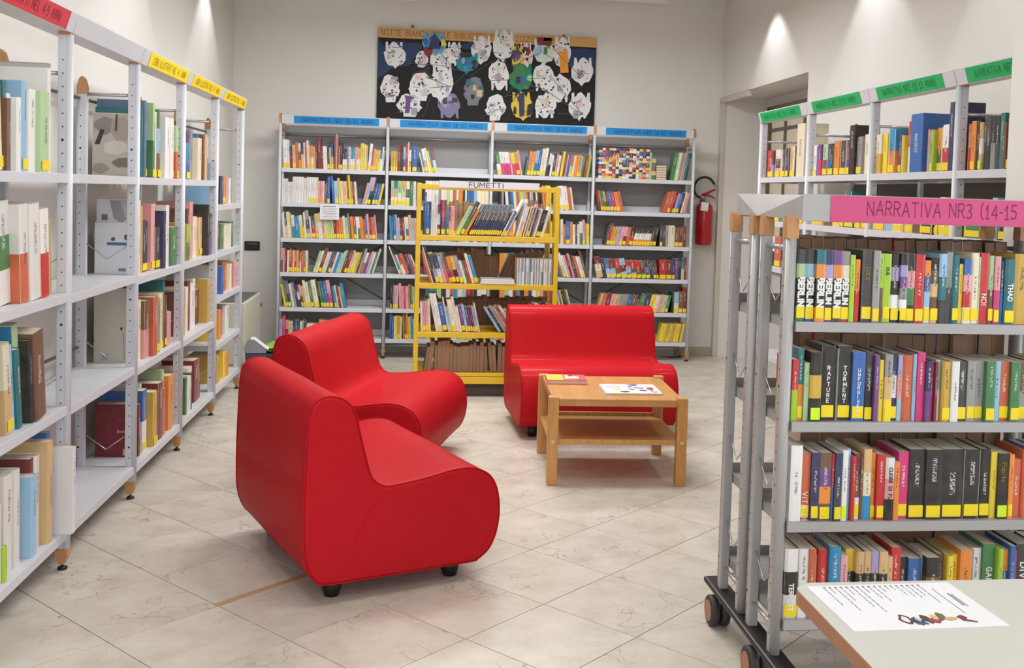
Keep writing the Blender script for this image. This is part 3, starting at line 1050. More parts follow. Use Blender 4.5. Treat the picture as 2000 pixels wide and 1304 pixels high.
for z in LYZ[:3]:
    mb = MB()
    mb.cbox((PT - .012, -.004, z - .04), (YW - PT + .012, .014, z), .003)
    mb.cbox((PT - .012, YD - .014, z - .04), (YW - PT + .012, YD + .004, z), .003)
    mb.box((PT, .012, z - .006), (YW - PT, YD - .012, z))
    mb.build('shelf', M['yellow'], ry)
    MB().cbox((PT, YD / 2 - .006, z), (YW - PT, YD / 2 + .006, z + .02), .002).build('divider', M['yellow'], ry)
mb = MB()
mb.box((PT, .012, .166), (YW - PT, YD - .012, .172))
mb.cbox((PT - .01, -.004, .15), (YW - PT + .01, .016, .174), .003)
mb.cbox((PT - .01, -.006, .095), (YW - PT + .01, .01, .146), .003)
mb.cbox((PT - .01, YD - .014, .095), (YW - PT + .01, YD + .004, .172), .003)
mb.build('bottom_shelf', M['yellow'], ry)
MB().cbox((.02, .02, 0), (YW - .02, YD - .02, .095), .003).build('plinth', M['yellowdark'], ry)
t_ = thing('header_sign', 'white paper strip sign on top of the yellow comic shelf', 'sign', YU.O)
MB().cbox((.158, -.010, 1.527), (.888, -.006, 1.577), .0008).build('paper', M['white'], t_)
put_text('lettering', 'FUMETTI', .034, .0046, M['ink_dark'], t_, (.375, -.0106, 1.535), (1, 0, 0), (0, 0, 1), .03, width=.25)


# ================================================================== BOOKS
ORD = 'first second third fourth fifth sixth seventh eighth ninth tenth eleventh twelfth thirteenth fourteenth fifteenth sixteenth seventeenth eighteenth nineteenth twentieth'.split()
TENS = {20: 'twenty', 30: 'thirty', 40: 'forty', 50: 'fifty', 60: 'sixty'}


def ordw(n):
    if n <= 20:
        return ORD[n - 1]
    t, r_ = n // 10 * 10, n % 10
    if r_ == 0:
        return {30: 'thirtieth', 40: 'fortieth', 50: 'fiftieth', 60: 'sixtieth'}[t]
    return f'{TENS[t]}-{ORD[r_ - 1]}'


def cname(cols):
    names = []
    for c in cols:
        if CNAME[c] not in names:
            names.append(CNAME[c])
    if len(names) == 1:
        return names[0]
    if len(names) == 2:
        return f'{names[0]}-and-{names[1]}'
    return 'multicoloured'


def cover_mb(t, d, h, cols, hard, rnd, mb=None, pages=False, sticker=None, back=False):
    """one book: x = thickness, spine at y = 0, z up. Cover of boards and a slightly rounded spine, coloured in bands."""
    mb = mb or MB()
    e = min(.006, t * .28) if hard else min(.0022, t * .12)
    w = min(.0018 if hard else .0008, t * .12)
    x = t / 2
    out = [(-x, d), (-x, e), (-x * .55, e * .15), (x * .55, e * .15), (x, e), (x, d)]
    inn = [(-x + w, d), (-x + w, e + w), (-x * .5, e * .15 + w), (x * .5, e * .15 + w), (x - w, e + w), (x - w, d)]
    n = len(cols)
    cs = []
    for c in cols[::-1]:
        base = PAL[c]
        j = rnd.uniform(.9, 1.06)
        cs.append(tuple(min(1, max(0, v * j)) for v in base))
    zs = [h * k / n for k in range(n + 1)]
    bands = [(zs[k], zs[k + 1], cs[k]) for k in range(n)]
    for k in range(5):
        spine = k in (1, 2, 3)
        for z0, z1, c in bands:
            mb.face([(*out[k], z0), (*out[k + 1], z0), (*out[k + 1], z1), (*out[k], z1)], (*c, 1.0 if k == 2 else 0.0))
        c = cs[len(cs) // 2]
        mb.face([(*inn[k], 0), (*inn[k], h), (*inn[k + 1], h), (*inn[k + 1], 0)], (*c, 0))
        for z in (0, h):
            mb.face([(*out[k], z), (*out[k + 1], z), (*inn[k + 1], z), (*inn[k], z)], (*c, 0))
    for k in (0, 5):
        c = cs[len(cs) // 2]
        mb.face([(*out[k], 0), (*inn[k], 0), (*inn[k], h), (*out[k], h)], (*c, 0))
    if pages:
        pc = (*lin((212, 200, 176)), 0)
        mb.box((-x + w, e * .15 + w + .001, .002), (x - w, d - (.003 if hard else .0008), h - (.003 if hard else .0008)), pc)
    if sticker:
        sc_ = lin((240, 214, 30)) if sticker == 'y' else lin((206, 240, 40))
        mb.box((-x * .86, -.0009, .006), (x * .86, e * .16, .006 + min(.036, h * .2)), (*sc_, 0))
    return mb


def finish_book_mesh(mb, name, t, h):
    me = bpy.data.meshes.new(name)
    me.from_pydata(mb.v, [], mb.f)
    at = me.color_attributes.new('Col', 'FLOAT_COLOR', 'CORNER')
    buf = []
    for p, c in zip(me.polygons, mb.c):
        buf += list(c) * p.loop_total
    at.data.foreach_set('color', buf)
    uv = me.uv_layers.new(name='UVMap')
    ub = []
    for l in me.loops:
        co = mb.v[l.vertex_index]
        ub += [co[0] / t + .5, co[2] / h]
    uv.data.foreach_set('uv', ub)
    me.materials.append(M['book'])
    return me


PAGE_ME = MB().box((-.5, 0, 0), (.5, 1, 1)).mesh('page_block', M['pages'])
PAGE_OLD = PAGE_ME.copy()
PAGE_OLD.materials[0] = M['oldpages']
STICK = {'y': MB().cbox((-.5, 0, 0), (.5, 1, 1), .02).mesh('spine_label', M['label']), 'L': MB().cbox((-.5, 0, 0), (.5, 1, 1), .02).mesh('spine_label', M['label_lime'])}
TOK = re.compile(r'^([a-zA-Z]+?)(\d+(?:\.\d+)?)(?:/(\d+(?:\.\d+)?))?(!L?)?$')
BOOKS = {}
LASTN = {}
STUFF = {}
COUNT = {}


def parse(tokens):
    out, lean, h = [], 0.0, 40.0
    for t in tokens.split():
        if t[0] == '_':
            out.append(('gap', float(t[1:])))
        elif re.match(r'^a-?\d', t):
            lean = float(t[1:])
        elif t[0] == 'h' and t[1:].isdigit():
            h = float(t[1:])
        else:
            m = TOK.match(t)
            if m.group(3):
                h = float(m.group(3))
            out.append((m.group(1), float(m.group(2)), h, {None: None, '!': 'y', '!L': 'L'}[m.group(4)], lean))
    return out


def row(unit, kind, z, px0, px1, tokens, hs, place, frm, depth=.16, v0=.016, setback=.006, hard=.5, parts=True, group=None, stuff=None, texts=None, rev=False, extra=None, seed=0, word=None, vmax=None, ul=None):
    """a row of upright or leaning books between two picture columns of the row's own shelf front"""
    raw = parse(tokens)
    items, prev = [], None
    for it in raw:
        if it[0] == 'gap':
            prev = prev and (prev[0], prev[1], prev[2] + it[1])
        else:
            if prev and hs < .008:
                need = min(prev[0], it[2]) * (math.tan(math.radians(prev[1])) - math.tan(math.radians(it[4]))) - prev[2]
                if need > 0.4:
                    items.append(('gap', need))
            prev = (max(it[2], prev[0]) if prev and prev[1] == it[4] else it[2], it[4], 0.0)
        items.append(it)
    if ul:
        first = next(i for i in items if i[0] != 'gap')
        last = [i for i in items if i[0] != 'gap'][-1]
        lo_ = ul[0] + max(0, math.sin(math.radians(-first[4])) * first[2] * hs)
        hi_ = ul[1] - max(0, math.sin(math.radians(last[4])) * last[2] * hs)
        px0 = max(px0, col_of(unit.w(lo_, v0, z)))
        px1 = min(px1, col_of(unit.w(hi_, v0, z)))
    gaps = sum(i[1] for i in items if i[0] == 'gap')
    k = (px1 - px0 - gaps) / sum(i[1] for i in items if i[0] != 'gap')
    px = px0
    n = LASTN.get((kind, place), 0)
    nloc = 0
    rnd = random.Random(hash((kind, place, seed, len(tokens))) & 0xffff if False else sum(map(ord, place + tokens)) + seed)
    Minv = None
    for it in items:
        pa, pb = px, px + it[1] * (1 if it[0] == 'gap' else k)
        px = pb
        if it[0] == 'gap':
            continue
        ua, ub = unit.upx(pa, v0, z), unit.upx(pb, v0, z)
        cols, _, h, st, lean = it
        n += 1
        nloc += 1
        LASTN[(kind, place)] = n
        a = math.radians(lean)
        pitch = abs(ub - ua)
        t = max(.0035, pitch * math.cos(a) - .0006)
        H = h * hs
        D = depth * rnd.uniform(.88, 1.06)
        hd = rnd.random() < hard
        sb = rnd.uniform(0, setback)
        D = min(D, (vmax or (.245 if kind == 'picture_book' else .262)) - v0 - sb)
        # pivot: lower corner on the shelf
        uc = (ua + ub) / 2
        if abs(lean) > .01:
            uc = ua + t * math.cos(a) / 2 + .0003 if a < 0 else ub - t * math.cos(a) / 2 - .0003
        dz = math.sin(abs(a)) * t / 2
        v = v0 + sb
        loc = unit.w(uc, v, z + .0005 + dz)
        rot = (0, a, unit.rz)
        if rev:
            rot = (0, -a, unit.rz + PI)
            loc = unit.w(uc, v + D, z + .0005 + dz)
        if stuff:
            mb = STUFF.setdefault(stuff, [])
            sub = cover_mb(t, D, H, cols, hd, rnd, None, True, st)
            R_ = Matrix.LocRotScale(loc, __import__('mathutils').Euler(rot), None)
            sub.v = [tuple(R_ @ Vector(p)) for p in sub.v]
            mb.append((sub, t, H))
            continue
        th = 'slim ' if t < .012 else ('thick ' if t > .03 else '')
        ln = 'leaning ' if abs(lean) > 6 else ''
        wd = word or {'storybook': 'storybook', 'comic_book': 'comic', 'youth_book': 'book', 'novel': 'novel', 'picture_book': 'picture book'}[kind]
        if kind == 'storybook':
            wd = 'hardback' if hd else 'paperback'
        label = f'{th}{cname(cols)} {ln}{wd}, {ordw(n)} from {frm}, {place}'
        mb = cover_mb(t, D, H, cols, hd, rnd, None, not parts, None if parts else st)
        if texts and nloc in texts:
            mb.c = [(*c[:3], 0.0) for c in mb.c]
        me = finish_book_mesh(mb, kind, t, H)
        o = link({'storybook': 'hardback_storybook' if hd else 'paperback_storybook'}.get(kind, kind), me, None, label, 'book', group or place)
        o.location = loc
        o.rotation_euler = rot
        COUNT[o.name.split('.')[0]] = COUNT.get(o.name.split('.')[0], 0) + 1
        if parts:
            w = min(.0018 if hd else .0008, t * .12)
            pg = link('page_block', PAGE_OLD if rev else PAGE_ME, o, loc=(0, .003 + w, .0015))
            ins = .003 if hd else .0006
            pg.scale = (t - 2 * w - .0002, D - .003 - w - ins, H - .0015 - ins)
            if st:
                hh = min(.036, H * .22)
                s_ = link('spine_label', STICK[st], o, loc=(0, -.0011, .005 + rnd.uniform(0, .006)))
                s_.scale = (t * rnd.uniform(.8, .92), .0018, hh)
        if texts and nloc in texts:
            txt, mode, hh, wt, ink, zc = texts[nloc]
            y = -.0016
            if mode == 'down':
                put_text('spine_lettering', txt, t * hh, t * wt, M[ink], o, (-t * hh / 2 + t * 0, y, H * zc), (0, 0, -1), (1, 0, 0), .0)
            else:
                put_text('spine_lettering', txt, t * hh, t * wt, M[ink], o, (-t * hh * .35, y, H * zc), (1, 0, 0), (0, 0, 1), .0, stack=True)
        BOOKS.setdefault((kind, place), []).append(o)
    return n


HB = 1 / 221.0
RAD = 'the radiator-side post'


def bb_place(r_, b):
    return f'{ORD[r_ - 1]} shelf of the {["radiator-side", "second blue-signed", "third blue-signed", "extinguisher-side"][b]} bay'


def brow(b, r_, px0, px1, tokens, frm='the near post', **kw):
    frm = {0: 'the radiator side', 1: 'the radiator side', 2: 'the radiator side', 3: 'the radiator side'}[b]
    kw.setdefault('hard', .4)
    row(BACK, 'storybook', LB[r_ - 1], px0, px1, tokens, HB, bb_place(r_, b), frm, parts=False, depth=.15, group='storybooks on the back shelving', ul=(b * BW + .018, (b + 1) * BW - .018), **kw)


# bay 1
brow(0, 1, 547, 751, 'a-3 w9/54! w5/54! O2/40 nR4/42 t8/44! O6/50 WTo6/48 nt6/53 w3/50 O4/50 w4/54! t4/44 oW7/44! t4/42 R5/44 R8/60 R4/45 w4/44 w5/44 d5/46! t4/42! bt5/48! a0 T3/68 p4/68 T3/58 O4/45! k5/52! nw5/40! nw5/40! v4/44 W4/44! cw4/42! cw5/43! tp4/44 pw5/44! tw4/42 y9/52 W4/50! t3/48 a5 w6/52! O4/40! p5/42! y4/40! y6/40! bw4/46 w3/47 l3/40')
brow(0, 2, 547, 751, 'w3/55 w4/46 w5/46 w5/40 w5/40 w6/50 w6/50 w5/50 w6/50 w5/48 w5/50 w5/50! w5/50! w5/50! W4/50! p4/43 p5/43 W4/43! O3/38 b3/44 b6/52! a-5 b5/54 s8/44! y5/50! W5/44 t9/44 T3/56! y4/56! o4/44! T3/42 w5/44 _9 a12 p5/43 s5/54! pk6/54! k3 b6/42! b6/42! y5/42')
brow(0, 3, 546, 737, 'a-6 w3/47 w3/50 dt4/45 W4/50 W3/50 Y3/48 Wc6/44 c10/42 Wy7/44 Ty3/44 W4/50 gdg8/54! w3/42 nr9/44! ytp6/48! w3/48 w5/50 p3/42! t3/42! w3/42! l4/42! l4/42! y4/42! l4/42! R5/42! rO6/42! o4/42! o5/42! w5/45! l6/42! g3/50 R2/44 o6/44 rG6/44! w3/44 wG5/44 o7/44 O4/40 b4/46! p5/50 R4/44! O8/44! p3/48')
brow(0, 4, 546, 752, 'pT6/46 p5/46 R5/46 _1 w5/42 or6/44! O5/42! W3/42! Or6/42! t5/42! TO4/40! oW3 O8/42 gO4/42! W5/42! _10 a17 l7/43! W6/44 R9/50! W6/42! W6/42 b5/44 R8/42! w5/42 c8/40 s5 l4/44! l5/46 dR7/46 R8/46! t6/46! W5/42! y8/42! Y5/42 d5/48 g6/50 wO8/42 u6/42 pv8/44 W4/43 e5/44 l6/50 _3')
brow(0, 5, 547, 677, 'a-11 y5/45 G5/54! un7/52!L w6/46 g5/48 n4/50 nwn6/44 pR5/44! t5/42! W6/53! W5/50! G7/52! W11/54! k4/50 G5/52! e6/52! b7/52! pP8/54! k3/44 c5/42! W4/44 R5/42 t4/42 c7/48')
brow(0, 6, 545, 660, 'v5/36 P5/42 pR5/34 t7/32 n4/34 b4/34 d4 w4/32 g3/34 k4/30 W9/28 t9/28 k2/30 o8/36 o6/34 O6/34 t6/34 o6/33')
# bay 4
rm = random.Random(5)
mos = ' '.join(''.join(rm.choice('bwyrWkoRtnObWwp') for _ in range(13)) + f'6/{60 + rm.choice([0, 0, 1])}' for _ in range(15))
brow(3, 1, 1169, 1281, mos + ' l4/54 tGRtG8/42', hard=.1)
brow(3, 1, 1309, 1349, 'a9 G9/56 l4/56 W5/56 g6/56 p4/56 g5/56 e5/56 k4/56', seed=3)
brow(3, 2, 1171, 1219, 'a-13 R4/42 O5/42! G5/41! lG4/40! R5/39! b7/41! P6/39! o7/39! O7/41')
brow(3, 2, 1294, 1346, 'a15 O10/43 O8/45! r5/45 k4/45! v7/41! b6/42! k6/42 W5/44 p7/42', seed=4)
brow(3, 3, 1180, 1341, 'a11 d3/42 Rr6/45! o5/38! Y5/38! v6/38 p6/38! pR6/38! O5/38 kr8/40! kwo5/38! kwo5/38! kwo5/38! kwo5/38! kwo5/38! kwo5/38! kT5/40! k6/40! a0 d5/42! d5/42 g5/42 W3/43 W8/43 T8/40! R6/41! R8/42')
brow(3, 4, 1166, 1340, 'a-12 RWt11/42 n7/40 bs7/40! Rs10/38! rT9/38! sRs10/40! rsc8/36! rTt9/36! rT8/36! TRG8/36! dbn7/36! n6/38 d6/36! R3/38! a0 r12/39! R10/39! n5/43! u6/43 k5/45 el5/45 R4/45')
brow(3, 5, 1166, 1341, 'a13 t5/38 O7/38 R8/38 p8/36! t7/36 g9/36 g8/36 bn8/36! T8/36! kT8/36 G9/38 n10/38 y9/36! W7/36! p8/36 l7/36! G6/36! _6 a0 k4/42 sW8/42! T8/44! R7/52!')
brow(3, 6, 1286, 1337, 'a11 y8/38 y4/38 Y6/38! y5/38 Y8/38 y5/38 y6/38 T2/38 y6/38')
# bay 2
brow(1, 1, 763, 814, 'Y5/39! Y5/39! Y4/39! R6/50 k6/50 sb5/48! r5/54 w2/58 wY5/42! k2/40 b10/50!')
brow(1, 1, 826, 855, 'a-13 w3/38 c4/40! wp8/46! W5/48 y5/42! c5/42! Rw8/48!', seed=2)
brow(1, 2, 763, 812, 'lpW6/48! elW8/48! lW8/48! tlW9/48! WdW8/48! G7/48 w6/48')
brow(1, 3, 762, 815, 'a-4 c5/48 e4/46 b6/50! s4 pv6/44 Rd5/42! R6/44 W4/46 wb6/46! t7/50 s5/44 p4 t4')
brow(1, 4, 779, 818, 'a-22 W3/58 c5/41! W4/40 rw5/40 O8/42 R5/41 b5/41 O6/42 W4/41')
brow(1, 5, 762, 814, 'k3/47! k3/47 v3/46! p8/46! a-3 p6/50 p5/44 P4/44 p6/44 O4/48 G5/48! l4/44! O5/42')
brow(1, 6, 760, 812, 'b5/54 b5/46 W3/44 y4/46 o4/46! L4/46! W3/44 a-3 O4/50 T4/50! o5/56! y5/44! c6/46 W5/40')
# bay 3
brow(2, 1, 973, 1021, 'a-10 Gw7/42! wP6/45 wP6/45 wP6/45 p4/45 yP6/44 Yr7/46! p4/50')
brow(2, 1, 1024, 1157, 'a8 bG5/38 o9/48! oL7/48! sb8/50! b7/50! W8/54! w7/56! d4/45 wk6/45 w6/42 n6/44! p5/44! W6/42! T3/50 y7/50! R5/46 p4/44 b5/44 Ol8/43! W5/43 o7/44 o7/44! s4/42! G5/44 d3/44 r6/44 L6/44', seed=3)
brow(2, 2, 1095, 1122, 'a-9 w8/48! w6/48! O5/46 W3/46')
brow(2, 3, 1095, 1156, 'a-2 W6/50 O5/40 b9/46! o6/45 W5/40 d4/42 w5/40 wG6/46 p5/50! g3/44 y6/42')
brow(2, 4, 1093, 1149, 'a-18 b4/44 O4/44 wl7/50! w4/46 p4/46 R4/46 p5/50 d5/45 O6/44 w5/44 W4/44! T5/56')
brow(2, 5, 1092, 1118, 'a-16 O4/42 w4/42 b5/43 y4/43! k7/42 R3/42 T4/44 l5/44')

# rows seen only through the comic shelf: past the three hundredth storybook, one joined mass
HID = 'storybooks_behind_comics'
for r_, (ta, tb) in {2: ('w6/50 w6/50 w6/50 w6/50! g5 w5! W5 l5! W6 O6 W5 o7 k4 w3 b7 b6 s6 W7 W7 W7', 'k5/48 g5 a-6 w7 d4 b4 c4 W6 O5 g3 L3 y6! s4 o6 R4 s5 p3 k6 W4 k6 k5 o5! O4 y5 y6'),
                     3: ('p6/45! k4! y4! b6 l5! w5 t4 G6 k5 o5! y5! W5 b5 w6 R5 y5! c4', 'w5/45 k5 y5! o5! W4 g5 b5 r4 y5! l5 k5 w5 t5! O5 G5 y5!'),
                     4: ('a-10 r5/44 W5 G5 g5 d5 c5 y5 o5 l5 w5 t5 b5', 'o5/46 Y5 c6 k5 r5 y5 b5 w5 W5 O5 s5 e5 g5'),
                     5: ('e5/45 c4 G5 l5 k6 w5 O4 c5 w6 s4 r5 R4 k5 w5 W6', 'o6/42 l5 w5 R5 c4 k5 o5 n5 w5 y5 p5 l5 r5'),
                     6: ('w5/44! G5 W4 n5 s5 k4 w5 l5 y5! Y6! W5 G5 o5', 'O5/42 W5 y6! y5 o7 o6 w5 n5 l5 y5 r5 k5')}.items():
    row(BACK, 'storybook', LB[r_ - 1], 830, 955, ta, HB, 'x', 'x', depth=.15, stuff=HID, parts=False, ul=(BW + .018, 2 * BW - .018))
    row(BACK, 'storybook', LB[r_ - 1], 975, 1078, tb, HB, 'x', 'x', depth=.15, stuff=HID, parts=False, ul=(2 * BW + .018, 3 * BW - .018))

# ---- trolley novels
HC = 1 / 690.0
CP = ['top trolley shelf', 'second trolley shelf', 'third trolley shelf', 'lowest trolley shelf']
bt = {k: ('BERLIN', 'down', .62, .2, 'ink_white', .60) for k in range(1, 7)}
bt.update({12: ('DUE', 'down', .4, .08, 'ink_dark', .8), 26: ('NO!', 'down', .55, .09, 'ink_white', .42), 30: ('THAD', 'down', .42, .1, 'ink_white', .62), 9: ('LUCE', 'down', .34, .06, 'ink_gold', .76)})
row(CU_, 'novel', LC[0], 1550, 2078, 'dlkkG17/147! dskkb17/147! eokko17/147! nvkku15/146! uokkd17/146! gWkkr15/145! L9/138 or12/129 _2 d20/148! g13/148! LT8/142 L14/142! kvkwk17/143! kvugwk13/143! kpGk16/143! r17/142! obsW11/130! kTtTt15/136! sed15/145 gd11/148 e13/143! y7/124! bprw14/135! W15/148! l3/140 r16/148 lT10/143! pP11/142! nb8/132 e19/137! Y26/148 b12/140! w14/146 G12/140! k15/147 r14/142!', HC, CP[0], 'the end post', texts=bt, setback=.012, hard=.35, depth=.15, v0=0.0, ul=(.022, CWID - .022))
row(CU_, 'novel', LC[1], 1545, 2078, 'rL11/126 eo11/148! l9/120 kYk21/143!L _1 k26/156! _2 g3/150 k26/155! b23/143! dk16/145! u8/138 y10/128 gty14/140! nwn14/142! vps8/138 O19/138 s7/140 P14/144 nu11/127 P6/125 R5/125 sw9/128 Y16/126! w14/127 d18/127! g15/127! g17/127! G17/127! s13/127 O17/126! G17/126! Tg20/126! k16/128! t14/130 b15/128! w16/130', HC, CP[1], 'the end post', ul=(.022, CWID - .022),
    texts={5: ('RAPTURE', 'stack', .26, .055, 'ink_white', .68), 7: ('TORMENT', 'stack', .26, .055, 'ink_white', .68), 8: ('UNFORGIVEN', 'stack', .24, .05, 'ink_white', .72), 4: ('', 'down', .3, .05, 'ink_gold', .8)}, setback=.02, hard=.35, depth=.15, v0=0.0)
row(CU_, 'novel', LC[2], 1541, 2078, 'w22/158 O19/140! n16/142! TuoT22/142! rb5/140 nd14/142! w11/148!L s8/148 r7/135 RTw12/138! T6/130 tWc15/148 o9/140! r15/138! wpk17/132 o10/122 P20/142! k30/148! k32/148! k41/148! k32/148! k20/148! y12/142 k20/140!L o9/138! O20/126 O13/144 bbO22/148 n11/148! w14/140 r14/145!', HC, CP[2], 'the end post', ul=(.022, CWID - .022),
    texts={15: ('CUORE DI FUOCO', 'down', .36, .08, 'ink_dark', .84), 2: ('VITA DI', 'down', .5, .07, 'ink_white', .42), 24: ('Pupito', 'down', .42, .06, 'ink_gold', .86)}, setback=.02, hard=.3, depth=.15, v0=0.0)
row(CU_, 'novel', LC[3], 1531, 2078, 'wkw27/146! w18/146 O13/146 t7/130 rk19/142 c22/150 p14/132 ykk16/140 tkk15/140 tkk13/140 vkk14/140 tkk16/140 t10/128 r18/146 k17/122 b24/120 g6/125 kTk26/125 TO14/128 y11/128 y14/128 o22/140 g6/138 w20/138 G24/148 L10/142 obv12/138 b10/148 P10/132 dk30/146 r14/140 k16/142 W14/140', HC, CP[3], 'the end post', ul=(.022, CWID - .022),
    texts={1: ('TERREST', 'down', .3, .08, 'ink_white', .5), 25: ('GARI', 'down', .4, .08, 'ink_white', .66), 30: ('DIVERG', 'down', .42, .09, 'ink_white', .72)}, setback=.03, hard=.3, depth=.15, v0=0.0)
# the far side of the trolley: backs of books, seen between its end posts
for k, tk in enumerate(('T14/146 a-4 t13/150 k14/146 W13/148 d12 T14 g14 k13 r14 W14 T14 b12 k14 w12 k14 t12 k13 T14', 'k13/150 r12/140 t15/138 T14 w14 k14 W13 d14 T13 b14 k13 t12 w14 k13 T14', 'W16/140 t14/132 k14 T14 d13 w13 W14 k14 T14 b13 k14 t13', 'k13/120 T14/130 d13')):
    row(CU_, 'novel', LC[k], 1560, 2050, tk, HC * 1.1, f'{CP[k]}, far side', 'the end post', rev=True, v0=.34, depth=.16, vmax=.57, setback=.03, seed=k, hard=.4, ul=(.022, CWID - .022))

# ---- comics
HY_ = 1 / 267.0
YP = ['top yellow shelf', 'second yellow shelf', 'third yellow shelf', 'lowest yellow shelf']
yf = 'the radiator side'
row(YU, 'comic_book', LYZ[0], 826, 887, 'k2/60 b4/82 b6/64! nb3/64 w4/62 w4/62 w5/76 RwR5/60! k2/68 Pu8/68! G3/68 ce4/55! rp4/55! p7/56!', HY_, YP[0], yf, depth=.17, v0=.012, hard=.4, ul=(.04, YW - .04))
row(YU, 'comic_book', LYZ[0], 888, 911, 'a27 l7/62! dG7/72! o6/55', HY_, YP[0], yf, depth=.17, v0=.012, seed=1, ul=(.04, YW - .04))
row(YU, 'comic_book', LYZ[0], 914, 976, 'a24 ' + ' '.join(['zgnn4/66!' if k % 2 else 'gdnn4/66!' for k in range(15)]), HY_, YP[0], yf, depth=.2, v0=.012, seed=2, word='comic volume', ul=(.04, YW - .04))
row(YU, 'comic_book', LYZ[0], 977, 1083, 'a26 W6/54! b7/54! w5/80 O3/36 a15 w6/76 wp6/62! w5/60! k3/58 W4/60 O4/60 l4/62 d4/60! p5/66! n6/56 g6/56 w6/57 k5/55! k5/55! k6/55! w4/62 w4/60 _5', HY_, YP[0], yf, depth=.17, v0=.012, seed=3, ul=(.04, YW - .04))
row(YU, 'comic_book', LYZ[1], 832, 935, 'a-17 O5/63 W3/72 k6/72 dv9/56! nw9/56! sp8/53 O6/50 u5/50! or10/52! yk8/54! v9/54! W6/45 G5/44 r6/44 w7/60! c8/56!', HY_, YP[1], yf, depth=.17, v0=.012, ul=(.04, YW - .04))
t8 = 'Wgwsgwzwwsegwgwgwzwwgwtwgwwgws'
row(YU, 'comic_book', LYZ[1], 1009, 1081, ' '.join((t8[k] + t8[-k] if k % 3 else t8[k]) + '2.4/51' for k in range(28)), HY_, YP[1], yf, depth=.17, v0=.004, setback=.003, hard=0, seed=3, word='pale magazine', ul=(.04, YW - .04))
row(YU, 'comic_book', LYZ[2], 820, 938, 'a-3 w5/58! p7/58! p7/60! W6/64! a-12 w8/76 w9/76! b14/56! w4/70 s6/50! W12/64! w7/70 W6/50 u9/52! s7/54! u7/50! R5/50! n5/50! v8/50! W4/58', HY_, YP[2], yf, depth=.17, v0=.012, ul=(.04, YW - .04))
row(YU, 'comic_book', LYZ[2], 974, 1024, 'a-33 s6/56 k5/56 g7/58 p5/58 T6/60 W7/60 v7/52 g6/50', HY_, YP[2], yf, depth=.17, v0=.012, seed=3, ul=(.04, YW - .04))
row(YU, 'comic_book', LYZ[2], 1032, 1080, 'r6/56 b7/58! w5/60 y6/57! k6/60 W7/55 n6/58! o7/58', HY_, YP[2], yf, depth=.17, v0=.012, seed=4, ul=(.04, YW - .04))
# far-side rows: spines to the other aisle, page edges this way
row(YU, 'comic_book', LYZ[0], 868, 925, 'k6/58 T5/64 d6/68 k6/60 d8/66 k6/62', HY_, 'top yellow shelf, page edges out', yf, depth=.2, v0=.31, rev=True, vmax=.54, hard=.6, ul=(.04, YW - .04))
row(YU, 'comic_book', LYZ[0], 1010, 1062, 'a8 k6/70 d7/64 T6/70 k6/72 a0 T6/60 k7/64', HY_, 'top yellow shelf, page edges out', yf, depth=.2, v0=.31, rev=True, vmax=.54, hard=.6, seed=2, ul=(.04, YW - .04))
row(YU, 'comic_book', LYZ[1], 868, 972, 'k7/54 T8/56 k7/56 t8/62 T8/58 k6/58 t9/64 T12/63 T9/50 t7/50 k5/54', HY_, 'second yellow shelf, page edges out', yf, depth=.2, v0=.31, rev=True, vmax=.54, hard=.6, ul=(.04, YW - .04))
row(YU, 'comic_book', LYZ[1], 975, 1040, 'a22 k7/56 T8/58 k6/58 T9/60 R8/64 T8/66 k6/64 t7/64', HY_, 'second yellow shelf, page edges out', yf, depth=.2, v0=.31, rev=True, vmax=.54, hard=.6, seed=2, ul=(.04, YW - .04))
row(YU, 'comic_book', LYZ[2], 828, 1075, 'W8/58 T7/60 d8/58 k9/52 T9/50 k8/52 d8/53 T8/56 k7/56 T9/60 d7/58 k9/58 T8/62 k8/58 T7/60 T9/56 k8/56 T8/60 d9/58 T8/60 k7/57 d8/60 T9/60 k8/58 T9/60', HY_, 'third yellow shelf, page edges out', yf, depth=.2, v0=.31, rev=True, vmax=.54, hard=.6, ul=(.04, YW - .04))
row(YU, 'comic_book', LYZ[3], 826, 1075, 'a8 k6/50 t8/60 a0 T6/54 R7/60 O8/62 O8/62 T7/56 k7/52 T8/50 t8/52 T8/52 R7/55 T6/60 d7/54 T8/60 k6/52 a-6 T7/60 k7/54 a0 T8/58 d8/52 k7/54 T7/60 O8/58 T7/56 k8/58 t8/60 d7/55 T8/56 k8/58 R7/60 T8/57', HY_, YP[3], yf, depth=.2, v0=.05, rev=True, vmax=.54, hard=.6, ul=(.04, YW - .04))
# stack of white magazines lying on the second shelf
for k in range(4):
    o = thing('magazine', f'thin white magazine lying flat, {ORD[k]} up in the stack on the second yellow shelf', 'magazine', YU.w(0, 0, 0), group='magazines lying on the yellow shelf')
    a_, b_ = YU.upx(938 + k * .6, -.006, LYZ[1]), YU.upx(1006 - k * .8, -.006, LYZ[1])
    zz = LYZ[1] + .001 + k * .009
    MB().cbox((a_, -.012 + .004 * k, zz), (b_, .19, zz + .0082), .0015).build('cover', M['white'], o)
    MB().box((a_ + .002, -.0122 + .004 * k, zz + .0015), (b_ - .002, -.011 + .004 * k, zz + .0062)).build('page_block', M['pages'], o)

# ---- picture books on the left
HCM = .01
pf = 'the near post'


def lrow(b, r_, px0, px1, tokens, place, **kw):
    kw.setdefault('setback', .05)
    kw.setdefault('hard', .75)
    row(LEFT, 'picture_book', LL[b][r_ - 1], px0, px1, tokens, HCM, place, ul=(b * LW + .024, (b + 1) * LW - .024), frm=kw.pop('frm', pf), group='picture books on the side shelving', depth=kw.pop('depth', .225), v0=kw.pop('v0', .012), **kw)


